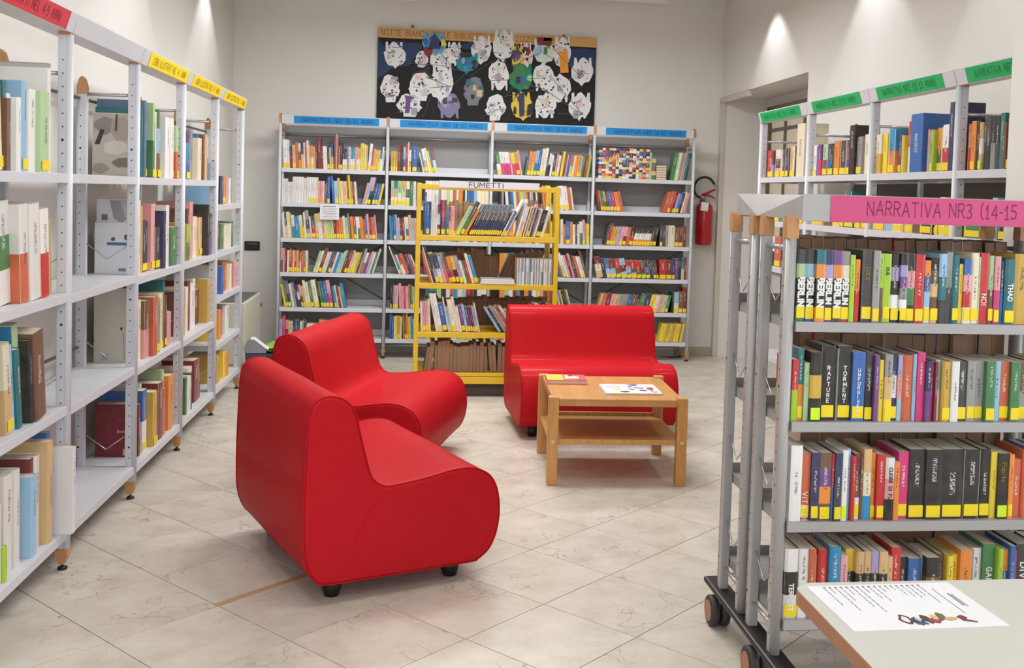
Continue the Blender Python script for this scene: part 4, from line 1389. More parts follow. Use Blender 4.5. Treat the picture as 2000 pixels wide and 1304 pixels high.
lrow(-1, 1, -60, 117, 'a-5 w10/25! R9/27 w12/24! O6/28 l8/37 W9/25! w8/22! a0 t10/28! T4/24 e4/30 w6/26 w6/25 s8/31! W6/28! w11/29 l13/29! w4/38 g5/40', 'top shelf under the red sign')
lrow(-1, 2, -60, 125, 'a-4 W3/30 y3/30 b10/31! w9/33 w6/29 w14/26 w14/27 wGw16/35 wO12/34 w14/34 wr12/32 Y12/28', 'second shelf under the red sign')
lrow(-1, 3, -66, 92, 'a-3 k4/20 n6/21 R5/23! y8/21! nb10/21 w14/31! _26 a-7 Wt9/31! s5/30 e6/28 l8/36 k3/30 T14/32', 'third shelf under the red sign')
lrow(-1, 4, -50, 112, 'W4/26 l14/27 e5/31 o14/26 w14/27 L5/12 Y6/36 w14/34 w8/34 t9/23 s9/29 R6/34 w9/34 t8/38 b6/40', 'lowest shelf under the red sign')
row(LEFT, 'picture_book', LL[-1][3], -100, 300, 'w24/33', HCM, 'bay end, lowest shelf under the red sign', 'the aisle', depth=.22, v0=-.04, ul=(-.068, -.028), group='picture books on the side shelving')
lrow(1, 1, 279, 350, 'W6/30 e3/33 z4/37 Rp5/30! c10/24! lG6/37! W5/33 g4/25! sT8/25! G4/35 sW8/27! w12/32 w9/32 wO6/29! lO5/29!', 'top shelf, first yellow-signed bay')
lrow(1, 2, 280, 349, 'w5/25 w4/36 Y4/33 p3/26 n7/26! k5/25! p7/34! d9/22! n4/30 w7/33 w5/32 G12/21', 'second shelf, first yellow-signed bay')
lrow(1, 3, 280, 348, 'W4/36 W8/30 Tp9/29 O8/30 g9/28! W5/30 y4/30! e3/36 R4/28! p7/18 r6/18!', 'third shelf, first yellow-signed bay')
lrow(1, 4, 280, 343, 'R5/26 R5/26 bw9/31! w5/33 Y9/28! Yp6/27! R11/30 rO8/25 l4/34 o10/30', 'lowest shelf, first yellow-signed bay', setback=.07)
lrow(2, 1, 368, 424, 'T4/33! cb8/21! u5/28! g6/30 W8/25 b4/28 T3/28 t5/28 Wk12/28', 'top shelf, second yellow-signed bay')
lrow(2, 2, 368, 424, 'o5/22 LG10/21 T4/30 p8/34 W9/25 t8/24 t7/24! k4/32 ku9/26', 'second shelf, second yellow-signed bay')
lrow(2, 3, 367, 422, 'T5/26 W5/28 t9/26 R4/30 w8/28 w5/30 R10/22 Y5/28', 'third shelf, second yellow-signed bay', setback=.08)
lrow(2, 4, 366, 405, 'G3/22 w8/21 k3/22 w8/24 d4/23 R10/26 R4/25', 'lowest shelf, second yellow-signed bay')
lrow(3, 1, 431, 456, 's6/27 n5/19 o8/19! O4/18 w3/18', 'top shelf, third yellow-signed bay')
lrow(3, 2, 431, 461, 'R5/20 T5/19 G6/17 W6/16 w3/17 G8/18', 'second shelf, third yellow-signed bay')
lrow(3, 3, 431, 469, 'w5/20 b4/19 p9/18 O8/20 W4/18 k4/18 p7/19', 'third shelf, third yellow-signed bay')
lrow(3, 4, 430, 456, 'y5/20 o5/20 l5/18 T6/20 w8/20', 'fourth shelf, third yellow-signed bay')
lrow(3, 5, 430, 450, 'Y6/18 o6/18 y5/18 o4/17', 'lowest shelf, third yellow-signed bay')

# ---- young readers' books on the green-signed shelving


def grow(b, r_, px0, px1, tokens, **kw):
    kw.setdefault('setback', .02)
    row(GREEN, 'youth_book', LG[r_ - 1], px0, px1, tokens, HCM, f'{ORD[r_ - 1]} shelf, {ORD[b]} green-signed bay', 'the niche side', ul=(b * GW + .024, min((b + 1) * GW - .024, 3.55)), group='books on the green-signed shelving', depth=.16, v0=.016, parts=False, **kw)


grow(0, 1, 1493, 1566, 'r10/19! Rv4/18! wdp9/19! W6/18! d5/19! n5/19! t6/20! W5/20! k3/20 W13/34')
grow(1, 1, 1583, 1690, 'w8/19! b3/18 uP7/19 lT9/19! nb8/19! k4/18! o10/20! d12/20! Ru8/20! k10/28 d8/21! g7/21! W10/22')
grow(2, 1, 1703, 1860, 'WY9/21 y8/21 lto8/22! co12/23! u6/20! g6/19 y4/19 rw10/26 b22/29 p4/21 g12/20 L5/20! oT9/21! l4/21 wr13/22! n9/32 T6/20', setback=.035)
grow(3, 1, 1879, 1972, 'Or9/21 o9/22! k7/22 twt7/21!L k6/23 dk9/23 kg9/23 kd8/23 e9/24 T6/20 R9/22! w8/22')
grow(0, 2, 1494, 1563, 'O8/15! t10/15! G5/15 W8/17! p6/14 e8/15! o8/16!')
grow(1, 2, 1583, 1690, 't20/13! T14/12 W12/14! o6/16! e10/21! G9/17! t10/17! y5/16! Y8/16!')
grow(2, 2, 1703, 1860, 't14/15! s8/15 W12/15! t10/15! T10/14 k14/16! y5/16! W9/18! L5/18! y6/15!', seed=3)
grow(3, 2, 1879, 1972, 'G20/14! k12/15 s6/18! k8/16! y9/17!')
grow(0, 3, 1497, 1562, 'wk8/20 O9/20! u4/19 p5/20 k6/20 r8/20! W8/20')
grow(1, 3, 1585, 1690, 'w9/20 P9/19 g8/18 d9/19 k9/20 t9/19 W9/19')
grow(2, 3, 1705, 1860, 'k9/18 w9/19 T10/18 b9/19 W8/18 r9/19 k9/19')

# six books lying flat at the end of the first shelf by the extinguisher
for k in range(6):
    t_ = thing('flat_storybook', f'cream storybook lying flat, {ORD[k]} up in the pile beside the cube-patterned spines', 'book', BACK.w(0, 0, 0), group='flat pile on the extinguisher-side top shelf')
    a_, b_ = BACK.upx(1281.5, .02, LB[0]), BACK.upx(1300.5, .02, LB[0])
    z0 = LB[0] + .001 + k * .0218
    MB().cbox((a_, .016 + .002 * (k % 2), z0), (b_, .17, z0 + .021), .001).build('page_block', M['pages'], t_)
    for zz in (z0, z0 + .0185):
        MB().cbox((a_ - .0008, .0145 + .002 * (k % 2), zz), (b_ + .0008, .172, zz + .0025), .0005).build('cover', M['capwood'], t_)

for nm, lst in STUFF.items():
    big = MB()
    uvs = []
    for sub, t, H in lst:
        i = len(big.v)
        big.v += sub.v
        big.f += [tuple(i + q for q in f) for f in sub.f]
        big.c += sub.c
    me = finish_book_mesh(big, nm, 1.0, 1.0)
    o = link(nm, me, None, 'many storybooks on the back shelving, half hidden behind the yellow comic shelf', 'books', None, 'stuff')


# cover pictures on a few big books whose front boards face the room
def cover_art(key, idx, polys):
    L = BOOKS.get(key)
    if not L or abs(idx) > len(L):
        return
    o = L[idx]
    me = o.data
    xs = [v.co.x for v in me.vertices]
    ys_ = [v.co.y for v in me.vertices]
    zs_ = [v.co.z for v in me.vertices]
    x0, d, h = min(xs) - .0006, max(ys_), max(zs_)
    mb = MB()
    for n, (col, pts) in enumerate(polys):
        mb.face([(x0 - .0002 * n, (1 - a) * d, b * h) for a, b in pts], (*lin(col), 0))
    m_ = mb.mesh('cover_art', M['drawn'])
    link('cover_art', m_, o)


def blob(cx, cy, rx, ry, n=16, w=.16, seed=1):
    r_ = random.Random(seed)
    return [(cx + rx * math.cos(2 * PI * k / n) * (1 + r_.uniform(-w, w)), cy + ry * math.sin(2 * PI * k / n) * (1 + r_.uniform(-w, w))) for k in range(n)]


FULL = [(0.01, .01), (.99, .01), (.99, .99), (.01, .99)]
G1 = 'first yellow-signed bay'
cover_art(('picture_book', 'top shelf, ' + G1), 0, [((196, 186, 172), FULL), ((150, 142, 136), blob(.3, .8, .25, .14, seed=2)), ((176, 164, 150), blob(.7, .75, .25, .2, seed=3)), ((60, 52, 50), [(.05, .5), (.18, .5), (.3, .72), (.2, .75)]),
          ((70, 62, 62), [(.55, .72), (.6, .72), (.62, .98), (.57, .98)]), ((128, 116, 106), blob(.75, .22, .25, .08, seed=4)), ((215, 208, 196), blob(.55, .45, .3, .12, seed=5)), ((160, 148, 130), blob(.2, .12, .2, .08, seed=6))])
cover_art(('picture_book', 'second shelf, ' + G1), 1, [((226, 226, 230), FULL), ((160, 160, 166), [(.3, .99), (.85, .99), (.8, .8), (.6, .68), (.4, .74)]), ((192, 194, 200), [(.55, .98), (.72, .7), (.85, .98)]), ((120, 120, 124), [(.12, .72), (.26, .72), (.26, .8), (.12, .8)])])
cover_art(('picture_book', 'second shelf, ' + G1), 0, [((232, 233, 238), FULL), ((58, 120, 170), [(.28, .56), (1, .56), (1, .62), (.28, .62)]), ((120, 70, 50), blob(.42, .68, .05, .04)), ((90, 80, 84), blob(.72, .72, .05, .06)), ((110, 90, 90), blob(.88, .71, .05, .05)), ((130, 130, 134), [(.55, .06), (.72, .06), (.72, .12), (.55, .12)])])
cover_art(('picture_book', 'third shelf, ' + G1), 0, [((206, 200, 182), FULL), ((60, 56, 60), blob(.68, .46, .03, .025)), ((150, 148, 140), [(.75, .05), (.77, .05), (.74, .4), (.72, .4)]), ((170, 176, 178), [(.2, .03), (.34, .03), (.34, .12), (.2, .12)])])
cover_art(('picture_book', 'lowest shelf, ' + G1), 0, [((122, 30, 40), FULL), ((196, 128, 92), [(.5, .45), (.95, .47), (.97, .52), (.92, .5), (.55, .5), (.5, .53)]), ((214, 176, 150), [(.64, .03), (.93, .03), (.93, .15), (.64, .15)]), ((150, 70, 78), [(.48, .68), (.98, .70), (.98, .71), (.48, .69)]), ((150, 70, 78), [(.42, .27), (.98, .29), (.98, .30), (.42, .28)])])
cover_art(('picture_book', 'second shelf, second yellow-signed bay'), 1, [((150, 186, 60), FULL), ((216, 120, 70), blob(.4, .16, .3, .1)), ((60, 40, 40), blob(.6, .3, .2, .05))])
cover_art(('picture_book', 'top shelf, second yellow-signed bay'), -1, [((206, 184, 160), FULL), ((40, 34, 32), blob(.45, .8, .35, .14, seed=8)), ((40, 34, 32), blob(.55, .5, .4, .12, seed=9)), ((84, 62, 56), [(0, 0), (1, 0), (1, .22), (0, .26)])])
cover_art(('picture_book', 'third shelf, second yellow-signed bay'), -2, [((150, 66, 40), FULL), ((226, 214, 198), [(.4, .08), (.8, .08), (.8, .22), (.4, .22)])])
cover_art(('picture_book', 'lowest shelf, second yellow-signed bay'), -2, [((140, 34, 42), FULL), ((206, 200, 204), [(.3, .55), (.9, .55), (.9, .85), (.3, .85)])])
RS = ' shelf under the red sign'
cover_art(('picture_book', 'lowest' + RS), 6, [((182, 160, 30), FULL), ((52, 54, 22), blob(.6, .16, .45, .14, 16, seed=4)), ((120, 104, 20), [(.1, .62), (.3, .62), (.3, .63), (.1, .63)]), ((120, 104, 20), [(.1, .66), (.34, .66), (.34, .67), (.1, .67)])])
cover_art(('picture_book', 'third' + RS), 9, [((44, 130, 184), FULL), ((160, 190, 214), blob(.3, .88, .25, .05, seed=3)), ((160, 190, 214), blob(.85, .72, .2, .06, seed=6))])
cover_art(('picture_book', 'top' + RS), -1, [((186, 182, 174), FULL), ((176, 96, 78), [(.06, .86), (.94, .86), (.94, .94), (.06, .94)])])


# ================================================================== RED SEATS
PROF = [(-.122, .282), (-.122, .40), (-.118, .54), (-.113, .66), (-.101, .722), (-.079, .748), (-.046, .760), (-.012, .758), (.018, .747), (.05, .720), (.070, .68), (.082, .63), (.100, .56), (.118, .495), (.132, .455), (.152, .430), (.18, .415), (.215, .412),
        (.29, .418), (.362, .427), (.446, .441), (.50, .445), (.545, .441), (.585, .428), (.622, .402), (.648, .360), (.661, .31), (.665, .245), (.655, .18), (.636, .132), (.612, .102), (.575, .078), (.545, .072), (.35, .072), (.1, .074), (-.045, .078), (-.085, .105), (-.108, .155), (-.119, .21)]


def catmull(P, m=3):
    out = []
    n = len(P)
    for i in range(n):
        p0, p1, p2, p3 = (Vector(P[(i + k) % n]) for k in (-1, 0, 1, 2))
        for q in range(m):
            t = q / m
            out.append(.5 * ((2 * p1) + (p2 - p0) * t + (2 * p0 - 5 * p1 + 4 * p2 - p3) * t * t + (3 * p1 - p0 - 3 * p2 + p3) * t ** 3))
    return out


PR = catmull(PROF, 3)
NP_ = len(PR)
NRM = []
for i in range(NP_):
    d = (PR[(i + 1) % NP_] - PR[i - 1]).normalized()
    NRM.append(Vector((-d.y, d.x)))      # profile runs clockwise from the back: this is outward
cent = sum(PR, Vector((0, 0))) / NP_
if sum((PR[i] - cent).dot(NRM[i]) for i in range(NP_)) < 0:
    NRM = [-n for n in NRM]


def make_seat(label, x, y, ang, L):
    t_ = thing('bench_seat', label, 'seat', (x, y, 0), ang, 'red padded benches')
    mb = MB()
    secs = [(0, .013), (.003, .006), (.010, .0015), (.022, 0), (L * .25, .0), (L * .5, -.003), (L * .75, 0), (L - .022, 0), (L - .010, .0015), (L - .003, .006), (L, .013)]
    rings = []
    for tt, ins in secs:
        rings.append(len(mb.v))
        mb.v += [(p.x - n.x * ins, tt, p.y - n.y * ins) for p, n in zip(PR, NRM)]
    for k in range(len(secs) - 1):
        i, j = rings[k], rings[k + 1]
        for q in range(NP_):
            mb.f.append((i + q, i + (q + 1) % NP_, j + (q + 1) % NP_, j + q))
            mb.c.append(None)
            mb.sm.append(True)
    # end panels, each of two pieces meeting on a raised diagonal seam from the seat valley to the bottom
    iv = min(range(NP_), key=lambda i: (PR[i] - Vector((.165, .42))).length)
    ib = min(range(NP_), key=lambda i: (PR[i] - Vector((-.02, .077))).length)
    a, b = min(iv, ib), max(iv, ib)
    for base, yy, sg in ((rings[0], 0, -1), (rings[-1], L, 1)):
        pa, pb = Vector(mb.v[base + a]), Vector(mb.v[base + b])
        mid = len(mb.v)
        for f_ in (.25, .5, .75):
            q = pa.lerp(pb, f_)
            mb.v.append((q.x, yy + sg * .004 * math.sin(f_ * PI), q.z))
        f1 = [base + k for k in range(a, b + 1)] + [mid + 2, mid + 1, mid]
        f2 = [base + k for k in range(b, NP_)] + [base + k for k in range(0, a + 1)] + [mid, mid + 1, mid + 2]
        mb.f += [tuple(f1), tuple(f2)]
        mb.c += [None, None]
        mb.sm += [False, False]
    body = mb.build('upholstery', M['leather'], t_)
    for tt in (.006, L - .006):
        MB().tube([(p.x - n.x * .001, tt, p.y - n.y * .001) for p, n in zip(PR, NRM)], .0028, 6, closed=True).build('piping', M['leather'], body)
    for s in (.02, .50):
        for tt in (.1, L - .1):
            MB().lathe([(.027, 0), (.036, .03), (.036, .09)], (s, tt, 0), 20).build('leg', M['black'], t_)
    return t_


make_seat('red leatherette bench seat nearest the red-signed shelving, in front of another bench', -.243, 3.743, .4045, .955)
make_seat('red leatherette bench seat between another bench and the yellow shelf', -.569, 5.276, -.2666, 1.04)
make_seat('red leatherette bench seat behind the pine table, its back to the yellow shelf', .645, 6.853, -1.524, .99)

# ================================================================== PINE TABLE
TROT = math.atan2(5.225 - 5.257, 1.447 - .719)
tb = thing('coffee_table', 'low square pine coffee table with an under-shelf, between the red benches', 'table', (.719, 5.257, 0), TROT)
TW, TD, LS, TH = .728, .705, .054, .461
for a in (0, TW - LS):
    for b in (0, TD - LS):
        lg = MB().cbox((a, b, 0), (a + LS, b + LS, TH), .004).build('leg', M['pine_z'], tb)
        if b == 0:
            MB().tube([(a + LS * .5, -.0012, .228), (a + LS * .5, .004, .228)], .009, 12).build('bolt', M['trim'], lg)
top = MB()
e_ = .006
top.cbox((LS * .0 + .02, LS + .001, .416), (TW - .02, TD - LS - .001, .452), .003)
top.cbox((LS + .001, .012, .416), (TW - LS - .001, TD - .012, .4515), .003)
top.build('tabletop', M['pine_x'], tb)
MB().cbox((LS + .001, .008, .414), (TW - LS - .001, .0125, .4505), .001).build('edge_strip', M['pine_edge'], tb)
MB().cbox((.012, LS + .001, .205), (TW - .012, TD - LS - .001, .222), .002).build('lower_shelf', M['pine_z'], tb)
MB().cbox((LS + .001, .014, .212), (TW - LS - .001, .036, .24), .003).build('rail', M['pine_z'], tb)
MB().cbox((LS + .001, TD - .036, .212), (TW - LS - .001, TD - .014, .245), .003).build('rail', M['pine_z'], tb)
MB().box((.03, .03, .222), (TW - .03, TD - .03, .225)).build('shelf_panel', M['pine_z'], tb)

# things on the pine table
zt = .4525


def flat_book(name, label, P, ang, w, d, t, cols, art):
    o = thing(name, label, 'book', P, ang)
    MB().cbox((0, 0, 0), (w, d, t * .16), .001).build('cover', cols, o)
    MB().cbox((0, 0, t * .84), (w, d, t), .001).build('cover', cols, o)
    MB().box((.003, .003, t * .16), (w - .003, d - .003, t * .84)).build('page_block', M['pages'], o)
    mb = MB()
    for k, (c, pts) in enumerate(art):
        mb.face([(a * w, b * d, t + .0004 + .0002 * k) for a, b in pts], (*lin(c), 0))
    mb.build('cover_art', M['drawn'], o)
    return o


M['book_pink'] = mat('pink_cover', (216, 92, 96), .4)
M['book_white'] = mat('white_cover', (232, 232, 234), .35)
flat_book('paperback', 'pink and yellow paperback lying on the far side of the pine table', (.762, 5.665, zt), -.06, .222, .185, .024, M['book_pink'],
          [((222, 190, 70), [(.01, .02), (.42, .02), (.42, .98), (.01, .98)]), ((206, 120, 70), [(.42, .02), (.5, .02), (.56, .98), (.42, .98)]), ((236, 214, 190), [(.46, .25), (.8, .3), (.9, .5), (.7, .75), (.5, .85)]), ((200, 70, 90), [(.8, .1), (.98, .1), (.98, .9), (.86, .9)]), ((96, 44, 40), blob(.62, .72, .07, .1))])
flat_book('board_book', 'thin white picture book lying on the pine table near its front edge', (1.036, 5.362, zt), -.03, .305, .265, .011, M['book_white'],
          [((196, 196, 200), blob(.22, .72, .14, .11, 16, .05)), ((236, 222, 90), blob(.26, .42, .07, .12)), ((60, 60, 66), blob(.36, .16, .09, .08)), ((70, 90, 190), [(.48, .92), (.66, .98), (.7, .86), (.6, .8)]), ((40, 44, 52), [(.48, .66), (.56, .68), (.56, .74), (.48, .72)]), ((40, 44, 52), [(.58, .56), (.74, .5), (.74, .57), (.58, .62)]), ((70, 74, 80), [(.47, .42), (.56, .38), (.56, .44), (.47, .48)]),
           ((70, 74, 80), [(.64, .28), (.76, .25), (.76, .32), (.64, .35)]), ((196, 40, 50), blob(.86, .5, .06, .13)), ((140, 30, 40), [(.84, .2), (.86, .2), (.87, .42), (.85, .42)]), ((150, 110, 80), [(.84, .12), (.93, .12), (.93, .16), (.84, .16)])])

# ================================================================== NEAR WHITE TABLE
wt = thing('reading_table', 'white laminate table with beech edge in front of the trolley', 'table', (.755, 1.938, 0), 0)


def rrect(w, d, r, n=8):
    pts = []
    for cx, cy, a0 in ((r, -r, PI / 2), (r, -d + r, PI), (w - r, -d + r, 1.5 * PI), (w - r, -r, 0)):
        for k in range(n + 1):
            a = a0 + (PI / 2) * k / n
            pts.append((cx + r * math.cos(a), cy + r * math.sin(a)))
    return pts


MB().prism(rrect(1.5, .9, .045), .722, .7495).build('edge_band', M['table_edge'], wt)
top = MB().prism([(x * .9975 + .0018, y * .9975 - .001) for x, y in rrect(1.5, .9, .045)], .7496, .7502).build('tabletop', M['table_white'], wt)
for a in (.35, 1.42):
    for b in (-.13, -.82):
        MB().tube([(a, b, 0), (a, b, .722)], .018, 14).build('leg', M['tube'], wt)
sh = thing('printed_sheet', 'white printed sheet with a colour picture lying on the white table', 'paper', (.781, 1.917, .7503), .026)
MB().box((0, -.209, 0), (.297, 0, .0006)).build('paper', M['white'], sh)
mb = MB()
rr_ = random.Random(2)
for k in range(18):
    x = .03 + k * .0115
    ln = [.085, .03, .11, .065, .035, .095, .12, .03, .06, .075, .03, .02, .02, .045, .055, .06, .05, .085][k]
    yy = -.012
    while ln > 0:
        s_ = rr_.uniform(.006, .016)
        mb.face([(x, yy, .0008), (x + .0022, yy, .0008), (x + .0022, yy - min(s_, ln), .0008), (x, yy - min(s_, ln), .0008)], (*lin((120, 122, 130)), 0))
        yy -= s_ + .003
        ln -= s_ + .003
    mb.face([(x - .001, -.008, .0008), (x + .004, -.008, .0008), (x + .004, -.012, .0008), (x - .001, -.012, .0008)], (*lin((90, 90, 98)), 0))
for x, y0, y1, w_ in ((.245, -.03, -.15, .002), (.262, -.055, -.115, .0045), (.268, -.06, -.12, .003)):
    mb.face([(x, y0, .0008), (x + w_, y0, .0008), (x + w_, y1, .0008), (x, y1, .0008)], (*lin((128, 130, 138)), 0))
pic = [((70, 40, 40), blob(.118, -.168, .012, .02, 10, .2, 1)), ((230, 222, 214), blob(.118, -.168, .007, .013, 10, .2, 1)), ((50, 52, 62), blob(.137, -.176, .011, .016, 9, .3, 2)), ((190, 196, 206), blob(.141, -.168, .004, .01, 9, .3, 2)), ((40, 84, 130), blob(.142, -.188, .012, .006, 9, .3, 3)), ((66, 50, 46), blob(.158, -.170, .009, .018, 9, .3, 4)),
       ((150, 60, 56), blob(.172, -.178, .012, .012, 9, .3, 5)), ((214, 178, 130), blob(.176, -.164, .006, .012, 9, .3, 6)), ((96, 100, 60), blob(.190, -.160, .010, .018, 9, .4, 7)), ((206, 170, 110), blob(.206, -.172, .014, .008, 9, .3, 8)), ((126, 40, 40), blob(.228, -.170, .010, .012, 9, .4, 9)), ((110, 44, 44), [(.222, -.182), (.246, -.192), (.248, -.188), (.226, -.174)])]
for k, (c, pts) in enumerate(pic):
    mb.face([(x, y, .0009 + k * .00005) for x, y in pts], (*lin(c), 0))
mb.build('print', M['drawn'], sh, kind='stuff')

# ================================================================== POSTER BOARD
PY = YB - .03
bd = thing('poster_board', 'wide black poster of cut-out paper castles with a kraft title strip, above the back shelving', 'poster', (0, PY, 0))


def bp(x, y, dy=0.0):
    p = onY(x, y, PY + dy)
    return p.x, p.z


x0, x1 = bp(737, 140)[0], bp(1163, 150)[0]
z1 = (bp(740, 51)[1] + bp(1163, 75)[1]) / 2
z0 = 2.12
MB().cbox((x0, 0, z0), (x1, .026, z1), .002).build('panel', M['boardblack'], bd)
zk = z1 - .092
MB().cbox((x0 + .001, -.003, zk), (x1 - .001, -.0004, z1 - .001), .0005).build('kraft_strip', M['kraft'], bd)
put_text('lettering', 'NOTTE BIANCA DELLE BIBLIOTECHE', .05, .0062, M['ink_brown'], bd, (x0 + .025, -.0036, zk + .022), (1, 0, 0), (0, 0, 1), .04, width=1.02)
put_text('lettering', '2023', .05, .005, M['ink_brown'], bd, (bp(1007, 75)[0], -.0036, zk + .022), (1, 0, 0), (0, 0, 1), .04, width=.17)
for k, pts in enumerate(([(738, 72), (745, 85), (760, 92), (765, 80), (785, 80), (800, 84), (812, 82), (824, 86), (824, 108), (814, 104), (800, 128), (780, 130), (762, 135), (748, 148), (737, 152)], [(893, 90), (905, 86), (922, 82), (925, 95), (910, 96)], [(1115, 96), (1135, 94), (1163, 98), (1163, 144), (1150, 150), (1130, 140), (1112, 130)])):
    MB().prism([bp(*p) for p in pts], -.0025, -.0005, (0, 2, 1)).build('paper_sky', M['navy_paper'], bd)
for px_, py_ in ((806, 51), (1101, 70)):
    X, Z = bp(px_, py_)
    MB().tube([(X, -.012, Z), (X, .026, Z)], .012, 10).build('peg', M['bracing'], bd)
TPL = [(-.44, .18), (-.44, .5), (-.34, .5), (-.31, .3), (-.22, .40), (-.08, .50), (.08, .48), (.18, .36), (.22, .28), (.26, .5), (.36, .5), (.38, .24), (.5, .08), (.49, -.2), (.36, -.34), (.16, -.40), (.04, -.52), (-.08, -.40), (-.3, -.36), (-.42, -.2), (-.5, -.02), (-.5, .12)]
TPL2 = [(-x, -y) for x, y in TPL]
TPL3 = [(-.4, .2), (-.3, .42), (-.1, .5), (.1, .46), (.3, .36), (.44, .14), (.42, .0), (.5, -.1), (.38, -.3), (.3, -.28), (.26, -.5), (-.2, -.5), (-.24, -.3), (-.42, -.18), (-.5, .02)]
CUT = [(771, 108, 46, 58, 'w', 1), (762, 172, 44, 60, 'w', 3), (824, 116, 30, 36, 'w', 3), (862, 114, 50, 52, 'w', 1), (888, 106, 30, 52, 'w', 1), (862, 162, 50, 84, 'w', 1), (823, 168, 58, 66, 'w', 3), (848, 86, 52, 52, 's', 1), (913, 124, 48, 46, 'e', 1), (940, 98, 44, 62, 'w', 1), (983, 90, 46, 72, 'w', 1),
       (1028, 108, 28, 56, 'p', 1), (1010, 112, 26, 56, 'y', 1), (1062, 102, 46, 56, 'l', 1), (1098, 104, 38, 72, 'w', 1), (1137, 140, 46, 60, 'w', 1), (974, 146, 44, 68, 'w', 2), (1018, 152, 50, 60, 'G', 1), (1062, 150, 46, 62, 'w', 2), (1092, 172, 50, 62, 'w', 2), (799, 206, 56, 50, 'w', 3), (876, 204, 48, 60, 'v', 2), (925, 178, 46, 62, 'g', 3), (968, 210, 46, 58, 'w', 3), (1019, 208, 46, 62, 'y', 1), (1065, 206, 46, 56, 'w', 2), (1132, 208, 48, 60, 'w', 1)]
rc_ = random.Random(11)
DK = {'w': 'kdnRugkd', 's': 'bnbewR', 'e': 'bvncku', 'p': 'pRkw', 'y': 'knYuo', 'l': 'GTvgsw', 'G': 'eGkbl', 'v': 'unvdg', 'g': 'kedunt'}
M['pale_papers'] = {c: mat('paper_' + CNAME[c].replace('-', '_'), {'w': (228, 227, 230), 's': (104, 164, 200), 'e': (36, 128, 146), 'p': (226, 206, 204), 'y': (222, 196, 70), 'l': (206, 218, 206), 'G': (30, 134, 86), 'v': (136, 128, 164), 'g': (120, 126, 136)}[c], .75, var=.05, scale=25) for c in DK}
for k, (cx_, cy_, w_, h_, c, tp) in enumerate(CUT):
    T_ = {1: TPL, 2: TPL2, 3: TPL3}[tp]
    fl_ = rc_.choice((-1, 1))
    w_, h_ = w_ * .9, h_ * .9
    pts = [bp(cx_ + fl_ * a * w_ + rc_.uniform(-1, 1), cy_ - b * h_ + rc_.uniform(-1, 1)) for a, b in T_]
    yy = -.004 - .0011 * (k % 9)
    co = MB().prism(pts, yy - .0009, yy, (0, 2, 1)).build('paper_castle', M['pale_papers'][c], bd)
    dr = MB()
    nd = 24 if c == 'w' else 14
    for q in range(nd):
        a, b = rc_.uniform(-.36, .36), rc_.uniform(-.3, .34)
        X, Z = bp(cx_ + a * w_, cy_ - b * h_)
        big = rc_.random() < (.25 if c == 'w' else .6)
        sx_, sz_ = (rc_.uniform(.015, .032), rc_.uniform(.015, .04)) if big else (rc_.uniform(.004, .011), rc_.uniform(.004, .011))
        colr = PAL[rc_.choice(DK[c])]
        if c == 'w' and big:
            colr = tuple(.55 * v + .45 * .75 for v in PAL[rc_.choice('pvslYwkn')])
        kind_ = rc_.random()
        if kind_ < .45:
            pp = blob(X, Z, sx_, sz_, 7, .3, q + k * 31)
        elif kind_ < .75:
            pp = [(X - sx_, Z - sz_), (X + sx_, Z - sz_), (X + sx_, Z + sz_), (X - sx_, Z + sz_)]
        else:
            X2, Z2 = X + rc_.uniform(-.06, .06), Z + rc_.uniform(-.05, .05)
            dx, dz = X2 - X, Z2 - Z
            l_ = math.hypot(dx, dz) or 1
            pp = [(X - dz / l_ * .002, Z + dx / l_ * .002), (X + dz / l_ * .002, Z - dx / l_ * .002), (X2 + dz / l_ * .002, Z2 - dx / l_ * .002), (X2 - dz / l_ * .002, Z2 + dx / l_ * .002)]
        dr.face([(px_, yy - .00115 - q * .00002, pz_) for px_, pz_ in pp], (*colr, 0))
    dr.build('drawing', M['drawn'], co, kind='stuff')
# details that set single castles apart
ex_ = MB()
for c, pts in (('n', [(836, 96), (848, 64), (862, 84), (860, 96)]), ('R', [(826, 92), (846, 96), (844, 106), (836, 112), (828, 104)]), ('y', [(858, 84), (866, 76), (872, 86), (872, 90), (858, 90)]), ('i', [(1091, 100), (1108, 100), (1110, 142), (1094, 143)]), ('d', [(998, 106), (1007, 98), (1009, 86), (1012, 86), (1013, 98), (1020, 106)]), ('R', [(1048, 73), (1080, 74), (1076, 90), (1050, 88)]), ('t', [(1060, 80), (1064, 70), (1072, 70), (1078, 80)]),
               ('k', [(800, 155), (806, 142), (832, 134), (834, 128), (838, 142), (848, 152), (842, 154), (830, 142), (810, 144)]), ('k', [(898, 104), (904, 102), (922, 106), (920, 112), (900, 112)]), ('k', [(816, 164), (819, 160), (821, 166), (818, 168)]), ('k', [(823, 162), (826, 159), (828, 165), (825, 167)]), ('u', [(790, 186), (812, 190), (802, 194), (800, 220), (791, 221), (793, 194)]), ('n', [(1013, 182), (1024, 182), (1024, 226), (1014, 228)]), ('k', [(1030, 205), (1042, 200), (1040, 224), (1028, 226)]), ('G', [(1004, 146), (1006, 128), (1014, 122), (1022, 128), (1024, 146)])):
    ex_.face([(bp(*p)[0], -.0155, bp(*p)[1]) for p in pts], (*PAL[c], 0))
ex_.build('glued_pieces', M['drawn'], bd, kind='stuff')
